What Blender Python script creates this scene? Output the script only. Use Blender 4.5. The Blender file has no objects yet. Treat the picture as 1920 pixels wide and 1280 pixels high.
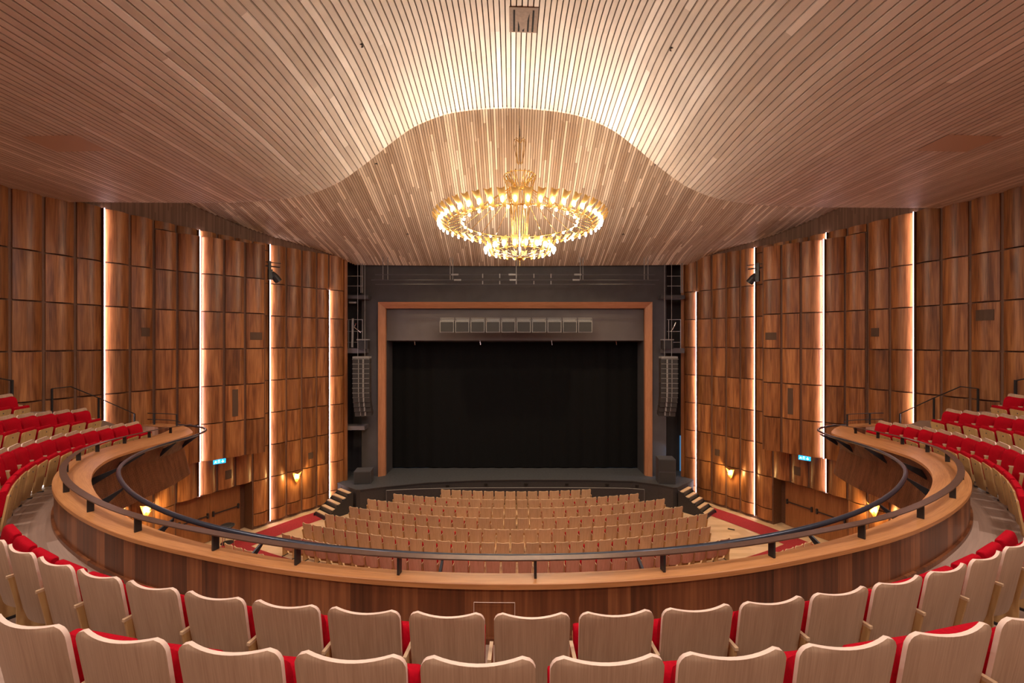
import bpy, math, random
from mathutils import Vector
import numpy as np
random.seed(7)
S = bpy.context.scene
COL = S.collection
PI = math.pi
H = 7.9                       # eye height above the stalls floor

# ---------------------------------------------------------------- camera, world, exposure
cam = bpy.data.cameras.new('camera')
cam.sensor_width = 36.0; cam.lens = 15.0; cam.shift_y = 0.0008
cam.clip_start = 0.05; cam.clip_end = 200
camo = bpy.data.objects.new('camera', cam); COL.objects.link(camo)
camo.location = (0, 0, H); camo.rotation_euler = (PI/2, 0, 0)
S.camera = camo
W = bpy.data.worlds.new('world'); S.world = W; W.use_nodes = True
W.node_tree.nodes['Background'].inputs[0].default_value = (1.0, 0.86, 0.76, 1)
W.node_tree.nodes['Background'].inputs[1].default_value = 0.0
S.view_settings.view_transform = 'Standard'; S.view_settings.look = 'None'
S.view_settings.gamma = 1; S.view_settings.use_curve_mapping = False
S.view_settings.exposure = 1.05

def lamp(name, kind, loc, power, color, size=0.1, target=None, cone=None, blend=0.5):
    l = bpy.data.lights.new(name, kind); l.energy = power; l.color = color
    if kind == 'AREA': l.size = size
    else: l.shadow_soft_size = size
    if kind == 'SPOT': l.spot_size = math.radians(cone or 90); l.spot_blend = blend
    o = bpy.data.objects.new(name, l); COL.objects.link(o); o.location = loc
    if target is not None:
        o.rotation_euler = (Vector(target)-Vector(loc)).to_track_quat('-Z', 'Y').to_euler()
    return o

WARM = (1.0, 0.80, 0.58); SOFT = (1.0, 0.86, 0.79); AMBER = (1.0, 0.62, 0.22)

# ---------------------------------------------------------------- materials
def nt(name, rough=0.5, spec=0.5, metal=0.0):
    m = bpy.data.materials.new(name); m.use_nodes = True
    n = m.node_tree.nodes; b = n['Principled BSDF']
    b.inputs['Roughness'].default_value = rough
    b.inputs['Specular IOR Level'].default_value = spec
    b.inputs['Metallic'].default_value = metal
    return m, m.node_tree, b

def N(t, kind, **kw):
    n = t.nodes.new(kind)
    for k, v in kw.items(): setattr(n, k, v)
    return n

def ramp(t, fac, stops):
    r = N(t, 'ShaderNodeValToRGB'); e = r.color_ramp.elements
    while len(e) < len(stops): e.new(0.5)
    for i, (p, c) in enumerate(stops): e[i].position = p; e[i].color = (*c, 1)
    t.links.new(fac, r.inputs[0]); return r.outputs[0]

def coords(t, scale, uv=False, rnd=True):
    tc = N(t, 'ShaderNodeTexCoord'); mp = N(t, 'ShaderNodeMapping'); mp.inputs['Scale'].default_value = scale
    src = tc.outputs['UV' if uv else 'Object']
    if rnd:
        oi = N(t, 'ShaderNodeObjectInfo'); mu = N(t, 'ShaderNodeMath', operation='MULTIPLY'); mu.inputs[1].default_value = 37.0
        t.links.new(oi.outputs['Random'], mu.inputs[0])
        ad = N(t, 'ShaderNodeVectorMath', operation='ADD'); t.links.new(src, ad.inputs[0]); t.links.new(mu.outputs[0], ad.inputs[1]); src = ad.outputs[0]
    t.links.new(src, mp.inputs[0]); return mp.outputs[0]

def wood(name, dark, mid, light, scale=(7, 7, 0.5), fine=(70, 70, 2.5), rough=0.42, spec=0.4, uv=False, rnd=0.25, finefac=0.25, bump=0.0, rnd_off=True):
    m, t, b = nt(name, rough, spec)
    n1 = N(t, 'ShaderNodeTexNoise'); n1.inputs['Scale'].default_value = 1; n1.inputs['Detail'].default_value = 3; n1.inputs['Distortion'].default_value = 0.6
    t.links.new(coords(t, scale, uv, rnd_off), n1.inputs[0])
    n2 = N(t, 'ShaderNodeTexNoise'); n2.inputs['Scale'].default_value = 1; n2.inputs['Detail'].default_value = 2
    t.links.new(coords(t, fine, uv, rnd_off), n2.inputs[0])
    mx = N(t, 'ShaderNodeMix'); mx.inputs[0].default_value = finefac
    t.links.new(n1.outputs[0], mx.inputs[2]); t.links.new(n2.outputs[0], mx.inputs[3])
    c = ramp(t, mx.outputs[0], [(0.36, dark), (0.5, mid), (0.64, light)])
    oi = N(t, 'ShaderNodeObjectInfo')
    mr = N(t, 'ShaderNodeMapRange'); mr.inputs[3].default_value = 1-rnd; mr.inputs[4].default_value = 1+rnd
    t.links.new(oi.outputs['Random'], mr.inputs[0])
    hs = N(t, 'ShaderNodeHueSaturation'); t.links.new(mr.outputs[0], hs.inputs['Value']); t.links.new(c, hs.inputs['Color'])
    t.links.new(hs.outputs[0], b.inputs['Base Color'])
    return m

def boards(name, dark, light, blen=2.6, contrast=((0.0,), ), rough=0.5, hi=0.5, grain=True):
    """slats: uv.x = slat number, uv.y = metres along; every board its own tone"""
    m, t, b = nt(name, rough, 0.3)
    tc = N(t, 'ShaderNodeTexCoord'); sx = N(t, 'ShaderNodeSeparateXYZ'); t.links.new(tc.outputs['UV'], sx.inputs[0])
    fl = N(t, 'ShaderNodeMath', operation='FLOOR'); t.links.new(sx.outputs[0], fl.inputs[0])
    w1 = N(t, 'ShaderNodeTexWhiteNoise', noise_dimensions='1D'); t.links.new(fl.outputs[0], w1.inputs['W'])
    dv = N(t, 'ShaderNodeMath', operation='DIVIDE'); t.links.new(sx.outputs[1], dv.inputs[0]); dv.inputs[1].default_value = blen
    ad = N(t, 'ShaderNodeMath', operation='ADD'); t.links.new(dv.outputs[0], ad.inputs[0])
    m7 = N(t, 'ShaderNodeMath', operation='MULTIPLY'); t.links.new(w1.outputs[0], m7.inputs[0]); m7.inputs[1].default_value = 7
    t.links.new(m7.outputs[0], ad.inputs[1])
    f2 = N(t, 'ShaderNodeMath', operation='FLOOR'); t.links.new(ad.outputs[0], f2.inputs[0])
    cb = N(t, 'ShaderNodeCombineXYZ'); t.links.new(fl.outputs[0], cb.inputs[0]); t.links.new(f2.outputs[0], cb.inputs[1])
    w2 = N(t, 'ShaderNodeTexWhiteNoise', noise_dimensions='2D'); t.links.new(cb.outputs[0], w2.inputs['Vector'])
    c = ramp(t, w2.outputs[0], [(0.0, dark), (hi, tuple(a*0.45+d*0.55 for a, d in zip(light, dark))), (min(.99, hi+0.04), light), (1.0, tuple(min(1, x*1.05) for x in light))])
    n2 = N(t, 'ShaderNodeTexNoise'); n2.inputs['Scale'].default_value = 1
    mp = N(t, 'ShaderNodeMapping'); mp.inputs['Scale'].default_value = (6, 1.2, 1); t.links.new(tc.outputs['UV'], mp.inputs[0]); t.links.new(mp.outputs[0], n2.inputs[0])
    mr = N(t, 'ShaderNodeMapRange'); mr.inputs[1].default_value = .3; mr.inputs[2].default_value = .7; mr.inputs[3].default_value = .9; mr.inputs[4].default_value = 1.08; t.links.new(n2.outputs[0], mr.inputs[0])
    hs = N(t, 'ShaderNodeHueSaturation'); t.links.new(mr.outputs[0], hs.inputs['Value']); t.links.new(c, hs.inputs['Color'])
    t.links.new(hs.outputs[0], b.inputs['Base Color'])
    return m

def plain(name, c, rough=0.5, spec=0.4, metal=0.0, noise=0.12, scale=18, rnd=0.0):
    m, t, b = nt(name, rough, spec, metal)
    n = N(t, 'ShaderNodeTexNoise'); n.inputs['Scale'].default_value = scale; n.inputs['Detail'].default_value = 3
    tc = N(t, 'ShaderNodeTexCoord'); t.links.new(tc.outputs['Object'], n.inputs[0])
    lo = tuple(x*(1-noise) for x in c); hi = tuple(min(1, x*(1+noise)) for x in c)
    t.links.new(ramp(t, n.outputs[0], [(0.3, lo), (0.7, hi)]), b.inputs['Base Color'])
    return m

def emit(name, c, s):
    m = bpy.data.materials.new(name); m.use_nodes = True; t = m.node_tree
    for n in list(t.nodes):
        if n.type != 'OUTPUT_MATERIAL': t.nodes.remove(n)
    e = N(t, 'ShaderNodeEmission'); e.inputs[0].default_value = (*c, 1); e.inputs[1].default_value = s
    t.links.new(e.outputs[0], t.nodes['Material Output'].inputs[0]); return m

M = {}
M['panel'] = wood('cherry veneer', (.150, .050, .016), (.29, .110, .035), (.42, .178, .060), scale=(6, 6, .5), fine=(38, 38, 1.6), rough=.38, spec=.45, rnd=.28, finefac=.36)
M['backing'] = boards('fine brown slats', (.135, .068, .040), (.19, .098, .060), blen=3.0, rough=.6)
M['joint'] = plain('brown lacquered joint', (.13, .058, .03), .55)
M['door'] = wood('door veneer', (.20, .072, .022), (.27, .10, .032), (.33, .13, .045), scale=(4, 4, .4), fine=(60, 60, 2), rough=.4, rnd=.05, finefac=.6)
M['ceil'] = boards('near ceiling ash slats', (.55, .45, .37), (.77, .68, .60), blen=4.5, rough=.5, hi=.9)
M['ceil2'] = boards('far ceiling oak slats', (.40, .275, .19), (.78, .64, .50), blen=2.6, rough=.5, hi=.76)
M['ceilback'] = plain('dark void above slats', (.075, .038, .020), .8)
M['shell'] = wood('oak ply shell', (.43, .285, .185), (.49, .335, .22), (.545, .38, .255), scale=(16, 3, .8), fine=(150, 20, 3), rough=.42, rnd=.06, finefac=.6)
M['edge'] = plain('pale ply edge', (.78, .58, .46), .4, noise=.04)
M['edge3'] = plain('oak ply edge', (.72, .53, .35), .45, noise=.04)
M['seatply'] = wood('golden oak ply', (.50, .29, .11), (.60, .36, .145), (.66, .42, .18), scale=(14, 3, .8), fine=(120, 20, 3), rough=.45, rnd=.06, finefac=.6)
M['stallshell'] = wood('golden oak back', (.55, .345, .185), (.63, .41, .235), (.69, .465, .285), scale=(16, 3, .8), fine=(120, 20, 3), rough=.45, rnd=.08, finefac=.6)
M['red'] = plain('red wool', (.40, .003, .012), .9, .08, noise=.12, scale=60)
M['cap'] = wood('oiled parapet top', (.40, .165, .055), (.50, .22, .078), (.58, .27, .10), scale=(.6, 9, 9), fine=(3, 90, 90), rough=.38, uv=True, rnd=.0, finefac=.5, rnd_off=False)
M['black'] = plain('black steel', (.022, .021, .022), .42, .5, noise=.15)
M['tube'] = plain('gunmetal tube', (.045, .054, .075), .28, .6, metal=.5, noise=.1)
M['bronze'] = plain('dark bronze flat bar', (.13, .072, .05), .35, .5, metal=.3)
M['gold'] = plain('polished brass', (.86, .58, .18), .2, .6, metal=1.0, noise=.05)
M['goldpetal'] = plain('brushed brass shade', (.86, .58, .17), .42, .6, metal=.45, noise=.05)
M['chrome'] = plain('chrome', (.7, .68, .66), .2, .6, metal=1.0, noise=.04)
M['stage'] = plain('worn black stage floor', (.055, .057, .064), .55, .4, noise=.22, scale=9)
M['darkwall'] = plain('charcoal wall', (.062, .056, .057), .75, .25, noise=.10, scale=1.5)
M['valance'] = plain('charcoal cloth header', (.118, .103, .106), .8, .2, noise=.07, scale=1.2)
M['stagefront'] = plain('stage front charcoal', (.045, .037, .036), .6, .3, noise=.1)
M['curtain'] = plain('black stage curtain', (.007, .007, .0075), .9, .1, noise=.7, scale=140)
M['frame'] = wood('proscenium frame veneer', (.33, .135, .062), (.41, .172, .085), (.48, .215, .11), scale=(5, 5, .5), fine=(60, 60, 3), rough=.45, rnd=.0, finefac=.5)
M['framehor'] = wood('proscenium head veneer', (.33, .135, .062), (.41, .172, .085), (.48, .215, .11), scale=(.5, 5, 5), fine=(3, 60, 60), rough=.45, rnd=.0, finefac=.5)
M['carpet'] = plain('red carpet', (.33, .035, .042), .95, .1, noise=.2, scale=40)
M['ceilback2'] = plain('brown void above slats', (.13, .07, .038), .8)
M['stallfloor'] = boards('pale oak floor', (.56, .37, .22), (.66, .46, .29), blen=1.8, rough=.45)
M['balfloor'] = boards('brown oak floor', (.28, .18, .13), (.39, .27, .205), blen=1.6, rough=.3)
M['grille'] = plain('perforated brown grille', (.10, .055, .03), .7, noise=.3, scale=160)
M['lens'] = plain('grey lens', (.10, .10, .11), .2)
M['subcab'] = plain('charcoal bass cabinet', (.065, .064, .070), .5)
M['spk'] = plain('speaker grille', (.034, .032, .032), .6, noise=.3, scale=120)
M['spkrim'] = plain('grey speaker cabinet', (.24, .23, .225), .5)
M['slatdark'] = wood('brown slats', (.12, .040, .015), (.18, .064, .025), (.24, .09, .037), scale=(6, 6, .5), fine=(50, 50, 2), rough=.5, rnd=0, finefac=.4)
M['void'] = plain('dark recess', (.012, .007, .005), .9)
M['led'] = emit('led strip glow', (1.0, .78, .84), 10)
M['bulb'] = emit('warm bulb', (1.0, .88, .68), 32)
M['sconceglow'] = emit('sconce lamp', (1.0, .75, .32), 45)
M['signblue'] = emit('exit sign face', (.02, .32, .75), 1.2)
M['signwhite'] = emit('exit sign pictogram', (.75, .95, 1.0), 1.5)
M['bluelight'] = emit('blue backstage light', (.10, .30, .55), .3)
M['stepled'] = emit('step light', (1.0, .9, .82), 1.0)

# fascia of vertical veneer planks: uv.x in metres along
def plank_mat(name, cols, width, rough=.35):
    m, t, b = nt(name, rough, .45)
    tc = N(t, 'ShaderNodeTexCoord'); sx = N(t, 'ShaderNodeSeparateXYZ'); t.links.new(tc.outputs['UV'], sx.inputs[0])
    dv = N(t, 'ShaderNodeMath', operation='DIVIDE'); dv.inputs[1].default_value = width; t.links.new(sx.outputs[0], dv.inputs[0])
    fl = N(t, 'ShaderNodeMath', operation='FLOOR'); t.links.new(dv.outputs[0], fl.inputs[0])
    w = N(t, 'ShaderNodeTexWhiteNoise', noise_dimensions='1D'); t.links.new(fl.outputs[0], w.inputs['W'])
    n = N(t, 'ShaderNodeTexNoise'); n.inputs['Scale'].default_value = 1; n.inputs['Detail'].default_value = 3
    mp = N(t, 'ShaderNodeMapping'); mp.inputs['Scale'].default_value = (26, .8, 1); t.links.new(tc.outputs['UV'], mp.inputs[0]); t.links.new(mp.outputs[0], n.inputs[0])
    mx = N(t, 'ShaderNodeMix'); mx.inputs[0].default_value = .6; t.links.new(w.outputs[0], mx.inputs[2]); t.links.new(n.outputs[0], mx.inputs[3])
    t.links.new(ramp(t, mx.outputs[0], [(.2, cols[0]), (.5, cols[1]), (.8, cols[2])]), b.inputs['Base Color'])
    return m
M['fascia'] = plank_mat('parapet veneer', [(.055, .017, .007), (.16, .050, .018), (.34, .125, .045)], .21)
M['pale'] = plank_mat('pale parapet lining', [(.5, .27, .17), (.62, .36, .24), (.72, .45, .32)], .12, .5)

# ---------------------------------------------------------------- mesh helpers
class MB:
    def __init__(s): s.v = []; s.f = []; s.m = []; s.uv = []
    def quad(s, pts, mi=0, uv=None):
        i = len(s.v); s.v += [tuple(p) for p in pts]; s.f.append(tuple(range(i, i+len(pts)))); s.m.append(mi)
        s.uv.append(uv if uv else [(0, 0)]*len(pts))
    def box(s, c, d, rz=0, mi=0, tilt=0):
        cx, cy, cz = c; a, b, h = d[0]/2, d[1]/2, d[2]/2
        P = []
        for z in (-h, h):
            for x, y in ((-a, -b), (a, -b), (a, b), (-a, b)):
                yy = y*math.cos(tilt)-z*math.sin(tilt); zz = y*math.sin(tilt)+z*math.cos(tilt)
                P.append((cx+x*math.cos(rz)-yy*math.sin(rz), cy+x*math.sin(rz)+yy*math.cos(rz), cz+zz))
        for q in ((3, 2, 1, 0), (4, 5, 6, 7), (0, 1, 5, 4), (1, 2, 6, 5), (2, 3, 7, 6), (3, 0, 4, 7)):
            s.face([P[k] for k in q], mi)
    def face(s, pts, mi=0): s.quad(pts, mi)
    def grid(s, rows, mi=0, uv=None, flip=False, closed=False):
        n = len(rows[0]); i = len(s.v)
        for r in rows: s.v += [tuple(p) for p in r]
        for a in range(len(rows)-1):
            for b in range(n if closed else n-1):
                b2 = (b+1) % n
                q = (i+a*n+b, i+a*n+b2, i+(a+1)*n+b2, i+(a+1)*n+b)
                u = [uv[a][b], uv[a][b2], uv[a+1][b2], uv[a+1][b]] if uv else [(0, 0)]*4
                if flip: q = q[::-1]; u = u[::-1]
                s.f.append(q); s.m.append(mi); s.uv.append(u)
    def tube(s, path, r, n=8, mi=0, cap=True):
        path = [Vector(p) for p in path]; rows = []
        rr = r if isinstance(r, (list, tuple)) else [r]*len(path)
        for i, p in enumerate(path):
            d = (path[min(i+1, len(path)-1)]-path[max(i-1, 0)])
            if d.length < 1e-9: d = Vector((0, 0, 1))
            d.normalize(); up = Vector((0, 0, 1)) if abs(d.z) < .95 else Vector((1, 0, 0))
            a = d.cross(up).normalized(); b = a.cross(d).normalized()
            rows.append([p+rr[i]*(a*math.cos(2*PI*k/n)+b*math.sin(2*PI*k/n)) for k in range(n)])
        s.grid(rows, mi, closed=True)
        if cap: s.face(rows[0][::-1], mi); s.face(rows[-1], mi)
    def lathe(s, c, prof, n=16, mi=0):
        rows = [[(c[0]+r*math.cos(2*PI*k/n), c[1]+r*math.sin(2*PI*k/n), c[2]+z) for k in range(n)] for r, z in prof]
        s.grid(rows, mi, closed=True)
    def sphere(s, c, r, n=10, mi=0):
        s.lathe(c, [(max(1e-4, r*math.sin(PI*k/6)), -r*math.cos(PI*k/6)) for k in range(7)], n, mi)
    def sweep(s, path, prof, mi=0, cap=True, uvs=True):
        """profile (offset to the right of travel, height) swept level along a path"""
        rows = []; uv = []; L = 0; path = [Vector(p) for p in path]
        pl = [0]
        for k in range(len(prof)): a = prof[k]; b = prof[(k+1) % len(prof)]; pl.append(pl[-1]+math.hypot(a[0]-b[0], a[1]-b[1]))
        for i, p in enumerate(path):
            d = path[min(i+1, len(path)-1)]-path[max(i-1, 0)]; d.z = 0; d.normalize(); nrm = Vector((d.y, -d.x, 0))
            if i: L += (path[i]-path[i-1]).length
            rows.append([p+nrm*o+Vector((0, 0, h)) for o, h in prof]); uv.append([(L, q) for q in pl[:-1]])
        s.grid(rows, mi, uv=uv, closed=True)
        if cap: s.face(rows[0][::-1], mi); s.face(rows[-1], mi)
    def build(s, name, mats, parent=None, smooth=False, autos=None):
        me = bpy.data.meshes.new(name); me.from_pydata(s.v, [], s.f)
        if not isinstance(mats, (list, tuple)): mats = [mats]
        for m in mats: me.materials.append(m)
        me.polygons.foreach_set('material_index', s.m)
        ul = me.uv_layers.new(name='UVMap'); flat = []
        for u in s.uv:
            for a in u: flat += [a[0], a[1]]
        ul.data.foreach_set('uv', flat)
        if smooth: me.polygons.foreach_set('use_smooth', [True]*len(me.polygons))
        me.update()
        o = bpy.data.objects.new(name, me); COL.objects.link(o)
        if parent: o.parent = parent
        return o

def smooth_by_angle(o, ang=35):
    me = o.data; me.polygons.foreach_set('use_smooth', [True]*len(me.polygons))
    try: me.set_sharp_from_angle(angle=math.radians(ang))
    except Exception: pass
    return o

def tag(o, label=None, cat=None, group=None, kind=None):
    if label: o['label'] = label
    if cat: o['category'] = cat
    if group: o['group'] = group
    if kind: o['kind'] = kind
    return o

def empty(name, loc=(0, 0, 0), rz=0):
    o = bpy.data.objects.new(name, None); COL.objects.link(o); o.location = loc; o.rotation_euler = (0, 0, rz)
    o.empty_display_size = .1; return o

def copy_tree(o, parent=None):
    c = o.copy(); COL.objects.link(c); c.parent = parent
    for ch in list(o.children): copy_tree(ch, c)
    return c

def itp(x, tab):
    xs = [a for a, _ in tab]; ys = [b for _, b in tab]
    if x <= xs[0]: return ys[0]
    if x >= xs[-1]: return ys[-1]
    n = len(xs); k = max(i for i in range(n-1) if xs[i] <= x)
    def sl(i):
        if i == 0 or i == n-1: return 0.0 if i == 0 else (ys[-1]-ys[-2])/(xs[-1]-xs[-2])
        d0 = (ys[i]-ys[i-1])/(xs[i]-xs[i-1]); d1 = (ys[i+1]-ys[i])/(xs[i+1]-xs[i])
        return 0.0 if d0*d1 <= 0 else 2*d0*d1/(d0+d1)
    h = xs[k+1]-xs[k]; t = (x-xs[k])/h
    return (2*t**3-3*t*t+1)*ys[k]+(t**3-2*t*t+t)*h*sl(k)+(-2*t**3+3*t*t)*ys[k+1]+(t**3-t*t)*h*sl(k+1)

def cr(pts, n=8):
    """catmull-rom through points"""
    P = [Vector(p) for p in pts]; P = [P[0]*2-P[1]]+P+[P[-1]*2-P[-2]]; out = []
    for i in range(1, len(P)-2):
        for k in range(n):
            t = k/n
            out.append(.5*((2*P[i])+(-P[i-1]+P[i+1])*t+(2*P[i-1]-5*P[i]+4*P[i+1]-P[i+2])*t*t+(-P[i-1]+3*P[i]-3*P[i+1]+P[i+2])*t**3))
    out.append(P[-2]); return out

# ---------------------------------------------------------------- walls
LC, LR = (8.42, 6.31), 22.60
RC, RR = (-6.44, 8.64), 20.32
# column joints in plan, from the rear of the hall to the stage
LW = [(-13.57, 11.52), (-13.4, 12.19), (-13.2, 12.88), (-12.99, 13.53), (-12.75, 14.22), (-12.5, 14.86), (-12.22, 15.5), (-11.91, 16.18), (-11.61, 16.77), (-11.29, 17.37), (-10.94, 17.97), (-10.57, 18.55), (-10.16, 19.17), (-9.75, 19.75), (-9.32, 20.31), (-8.94, 20.78), (-8.42, 21.38)]
RW = [(13.63, 11.85), (13.5, 12.56), (13.35, 13.25), (13.18, 13.93), (12.98, 14.63), (12.76, 15.29), (12.53, 15.92), (12.27, 16.58), (11.99, 17.21), (11.67, 17.86), (11.33, 18.5), (10.95, 19.16), (10.58, 19.74), (10.2, 20.3), (9.79, 20.88), (9.32, 21.48), (8.88, 21.99)]
def extend(Wl, c, R, side, n=16):
    a = math.atan2(Wl[0][1]-c[1], Wl[0][0]-c[0]); out = []
    for k in range(1, n+1):
        da = .70*k/R*(1 if side < 0 else -1)
        out.insert(0, (c[0]+R*math.cos(a+da), c[1]+R*math.sin(a+da)))
    return out+list(Wl)
NE = 16
LWx = extend(LW, LC, LR, -1, NE); RWx = extend(RW, RC, RR, 1, NE)
JZ = [4.27, 2.55, 1.15, -.25, -1.65, -3.05, -4.45, -5.85, -7.25, -7.78]

def inward(p, q, side):
    d = Vector((q[0]-p[0], q[1]-p[1])); d.normalize()
    n = Vector((d.y, -d.x)) if side < 0 else Vector((-d.y, d.x))
    return d, n           # travel towards stage, normal into the room

def panel_mb(mb, p, q, z0, z1, side, bulge=.105, edge=.035, gap=.042, off=0.0, vg=.022, lit=False):
    d, n = inward(p, q, side); L = math.hypot(q[0]-p[0], q[1]-p[1]); K = 9
    rows = []
    def P(s, dep, z): return (p[0]+d.x*s+n.x*(dep+off), p[1]+d.y*s+n.y*(dep+off), H+z)
    prof = [(gap, 0.0)]
    for k in range(K):
        u = k/(K-1); prof.append((gap+(L-2*gap)*u, edge*(min(1, u*2) if lit else 1)+bulge*(1-(2*u-1)**2)))
    prof.append((L-gap, 0.0))
    lo = [P(s, dp, z0+vg) for s, dp in prof]; hi = [P(s, dp, z1-vg) for s, dp in prof]
    mb.grid([lo, hi], flip=(side > 0))
    mb.face(hi if side < 0 else hi[::-1]); mb.face(lo[::-1] if side < 0 else lo)

def wall_uv(pts, z0, z1, pitch=.05):
    lo = []; hi = []; ul = []; uh = []; L = 0
    for i, p in enumerate(pts):
        if i: L += math.hypot(p[0]-pts[i-1][0], p[1]-pts[i-1][1])
        lo.append((p[0], p[1], H+z0)); hi.append((p[0], p[1], H+z1)); ul.append((L/pitch, z0)); uh.append((L/pitch, z1))
    return [lo, hi], [ul, uh]

BAYL = [(-12.48, 14.86), (-12.09, 15.4), (-11.59, 15.85), (-11.04, 16.35), (-10.55, 16.85), (-10.04, 17.35)]
BAYR = [(12.72, 15.30), (12.42, 15.9), (11.93, 16.33), (11.38, 16.8), (10.93, 17.30), (10.44, 17.78)]

def led_strip(name, p, q, z0, z1, side, off, lab, parent=None):
    """lit line in the joint at p, shielded on its rear side by the channel"""
    d, n = inward(p, q, side)
    o = empty(name, (0, 0, 0))
    ch = MB(); lt = MB(); c = Vector((p[0], p[1])); rz = math.atan2(d.y, d.x)
    def at(s, dep): v = c+d*s+n*(dep+off); return v
    a = at(-.022, .06); ch.box((a.x, a.y, H+(z0+z1)/2), (.010, .125, z1-z0), rz)
    b = at(.0, .075); lt.box((b.x, b.y, H+(z0+z1)/2), (.022, .06, z1-z0), rz)
    tag(o, lab, 'light')
    ch.build('channel', M['joint'], o); lt.build('light_line', M['led'], o)
    return o

door_cols = (6, 10)            # joint numbers of LW between which the doors sit
def build_wall(side):
    sn = 'left' if side < 0 else 'right'
    Wx = LWx if side < 0 else RWx
    o = NE; db = (o+6, o+10)
    mb = MB()
    segs = [(Wx, -5.85, 6.6)]
    g, u = wall_uv(Wx, -5.85, 7.6); mb.grid(g, uv=u, flip=(side > 0))
    g, u = wall_uv(Wx[:db[0]+1], -7.9, -5.85); mb.grid(g, uv=u, flip=(side > 0))
    g, u = wall_uv(Wx[db[1]:], -7.9, -5.85); mb.grid(g, uv=u, flip=(side > 0))
    wall = mb.build('wall_'+sn, M['backing']); tag(wall, kind='structure')
    cand = []
    for i in range(len(Wx)-1):
        p, q = Wx[i], Wx[i+1]; j = i-o
        for k in range(len(JZ)-1):
            z1, z0 = JZ[k], JZ[k+1]
            if db[0] <= i < db[1] and k >= 7: continue
            hid = (5 <= j < 9 and 0 < k < 6)
            if hid: continue
            if p[1] < 7 and k > 6: continue
            if k == 0 and 5 <= j < 11: z0 = 3.95
            vis = j >= -1 and not (k >= 5 and j < 5)
            cand.append((0 if vis else 1, -j, i, k, z0, z1))
            if k == 0 and 9 <= j < 11: cand.append((0, -j, i, k, 2.55, 3.95))
    LITJ = {3: (0, 9), 7: (0, 9), 11: (0, 9), 15: (1, 9)}
    def islit(i, k): return (i-o) in LITJ and k >= LITJ[i-o][0]
    cand.sort(key=lambda c: (c[0], c[1]))
    rest = MB(); cnt = 0
    for c in cand:
        _, _, i, k, z0, z1 = c
        if cnt < 100 and c[0] == 0:
            m = MB(); panel_mb(m, Wx[i], Wx[i+1], z0, z1, side, lit=islit(i, k)); pn = m.build('wood_panel', M['panel'], wall); smooth_by_angle(pn); cnt += 1
        else: panel_mb(rest, Wx[i], Wx[i+1], z0, z1, side)
    r = rest.build('wood_panel_field', M['panel'], wall); smooth_by_angle(r); r['kind'] = 'stuff'
    # end post beside the stage
    d, n = inward(Wx[-2], Wx[-1], side)
    e = MB(); p = Wx[-1]; e.box((p[0]+n.x*.06-side*-.0, p[1]+n.y*.06+.05, H-1.75), (.16, .20, 12.1), math.atan2(d.y, d.x))
    e.build('end_post', M['door'], wall)
    # protruding bay
    B = BAYL if side < 0 else BAYR
    bay = MB()
    inner = [Wx[o+5], Wx[o+6], Wx[o+7], Wx[o+8], Wx[o+9], Wx[o+10]]
    g, u = wall_uv(B, -4.45, 3.95); bay.grid(g, uv=u, flip=(side > 0))
    for z in (3.95, -4.45):
        lo = [(a[0], a[1], H+z) for a in B]; hi = [(a[0], a[1], H+z) for a in inner]
        bay.grid([lo, hi], flip=(z < 0) ^ (side < 0))
    a, b = B[-1], inner[-1]
    bay.face([(a[0], a[1], H-4.45), (b[0], b[1], H-4.45), (b[0], b[1], H+3.95), (a[0], a[1], H+3.95)])
    bo = bay.build('wall_bay_'+sn, M['joint']); tag(bo, kind='structure')
    for i in range(5):
        for k in range(6):
            z1 = [3.95, 2.55, 1.15, -.25, -1.65, -3.05][k]; m = MB()
            panel_mb(m, B[i], B[i+1], z1-1.4, z1, side, lit=(i == 2)); pn = m.build('wood_panel', M['panel'], bo); smooth_by_angle(pn)
    # light lines
    def W_(j): return Wx[o+j]
    L = [(4.27, 2.55), (2.55, 1.15), (1.15, -.25), (-.25, -1.65), (-1.65, -3.05), (-3.05, -4.45), (-4.45, -5.85), (-5.85, -7.25), (-7.25, -7.78)]
    led_strip('light_strip', W_(3), W_(4), -3.4, 4.25, side, 0, 'vertical white light line in the %s wall beside the balcony seats' % sn)
    led_strip('light_strip', B[2], B[3], -4.43, 3.93, side, 0, 'vertical white light line in the protruding %s wall bay' % sn)
    led_strip('light_strip', W_(7), W_(8), 3.97, 4.25, side, 0, 'short light line above the protruding %s wall bay' % sn)
    led_strip('light_strip', W_(7), W_(8), -5.83, -4.47, side, 0, 'short light line over the %s double door, below the bay' % sn)
    led_strip('light_strip', W_(11), W_(12), -7.75, 4.25, side, 0, 'tall white light line on the %s wall between bay and wall lamp' % sn)
    led_strip('light_strip', W_(15), W_(16), -7.75, 2.53, side, 0, 'white light line in the %s wall nearest the stage' % sn)
    # grilles in the panels
    def grille(p, q, u0, u1, z0, z1, lab):
        d, n = inward(p, q, side); m = MB(); rows = [[], []]; fr = [[], []]
        L_ = math.hypot(q[0]-p[0], q[1]-p[1])
        for k in range(5):
            u = u0+(u1-u0)*k/4; s = .032+(L_-.064)*u; dep = .035+.105*(1-(2*u-1)**2)+.012
            for r, z in ((0, z0), (1, z1)):
                rows[r].append((p[0]+d.x*s+n.x*dep, p[1]+d.y*s+n.y*dep, H+z)); fr[r].append((p[0]+d.x*s+n.x*(dep-.02), p[1]+d.y*s+n.y*(dep-.02), H+z))
        m.grid([fr[0], rows[0], rows[1], fr[1]], flip=(side > 0))
        m.face([rows[0][0], fr[0][0], fr[1][0], rows[1][0]]); m.face([rows[0][-1], fr[0][-1], fr[1][-1], rows[1][-1]][::-1])
        tag(m.build('vent_grille', M['grille']), lab, 'vent')
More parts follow.
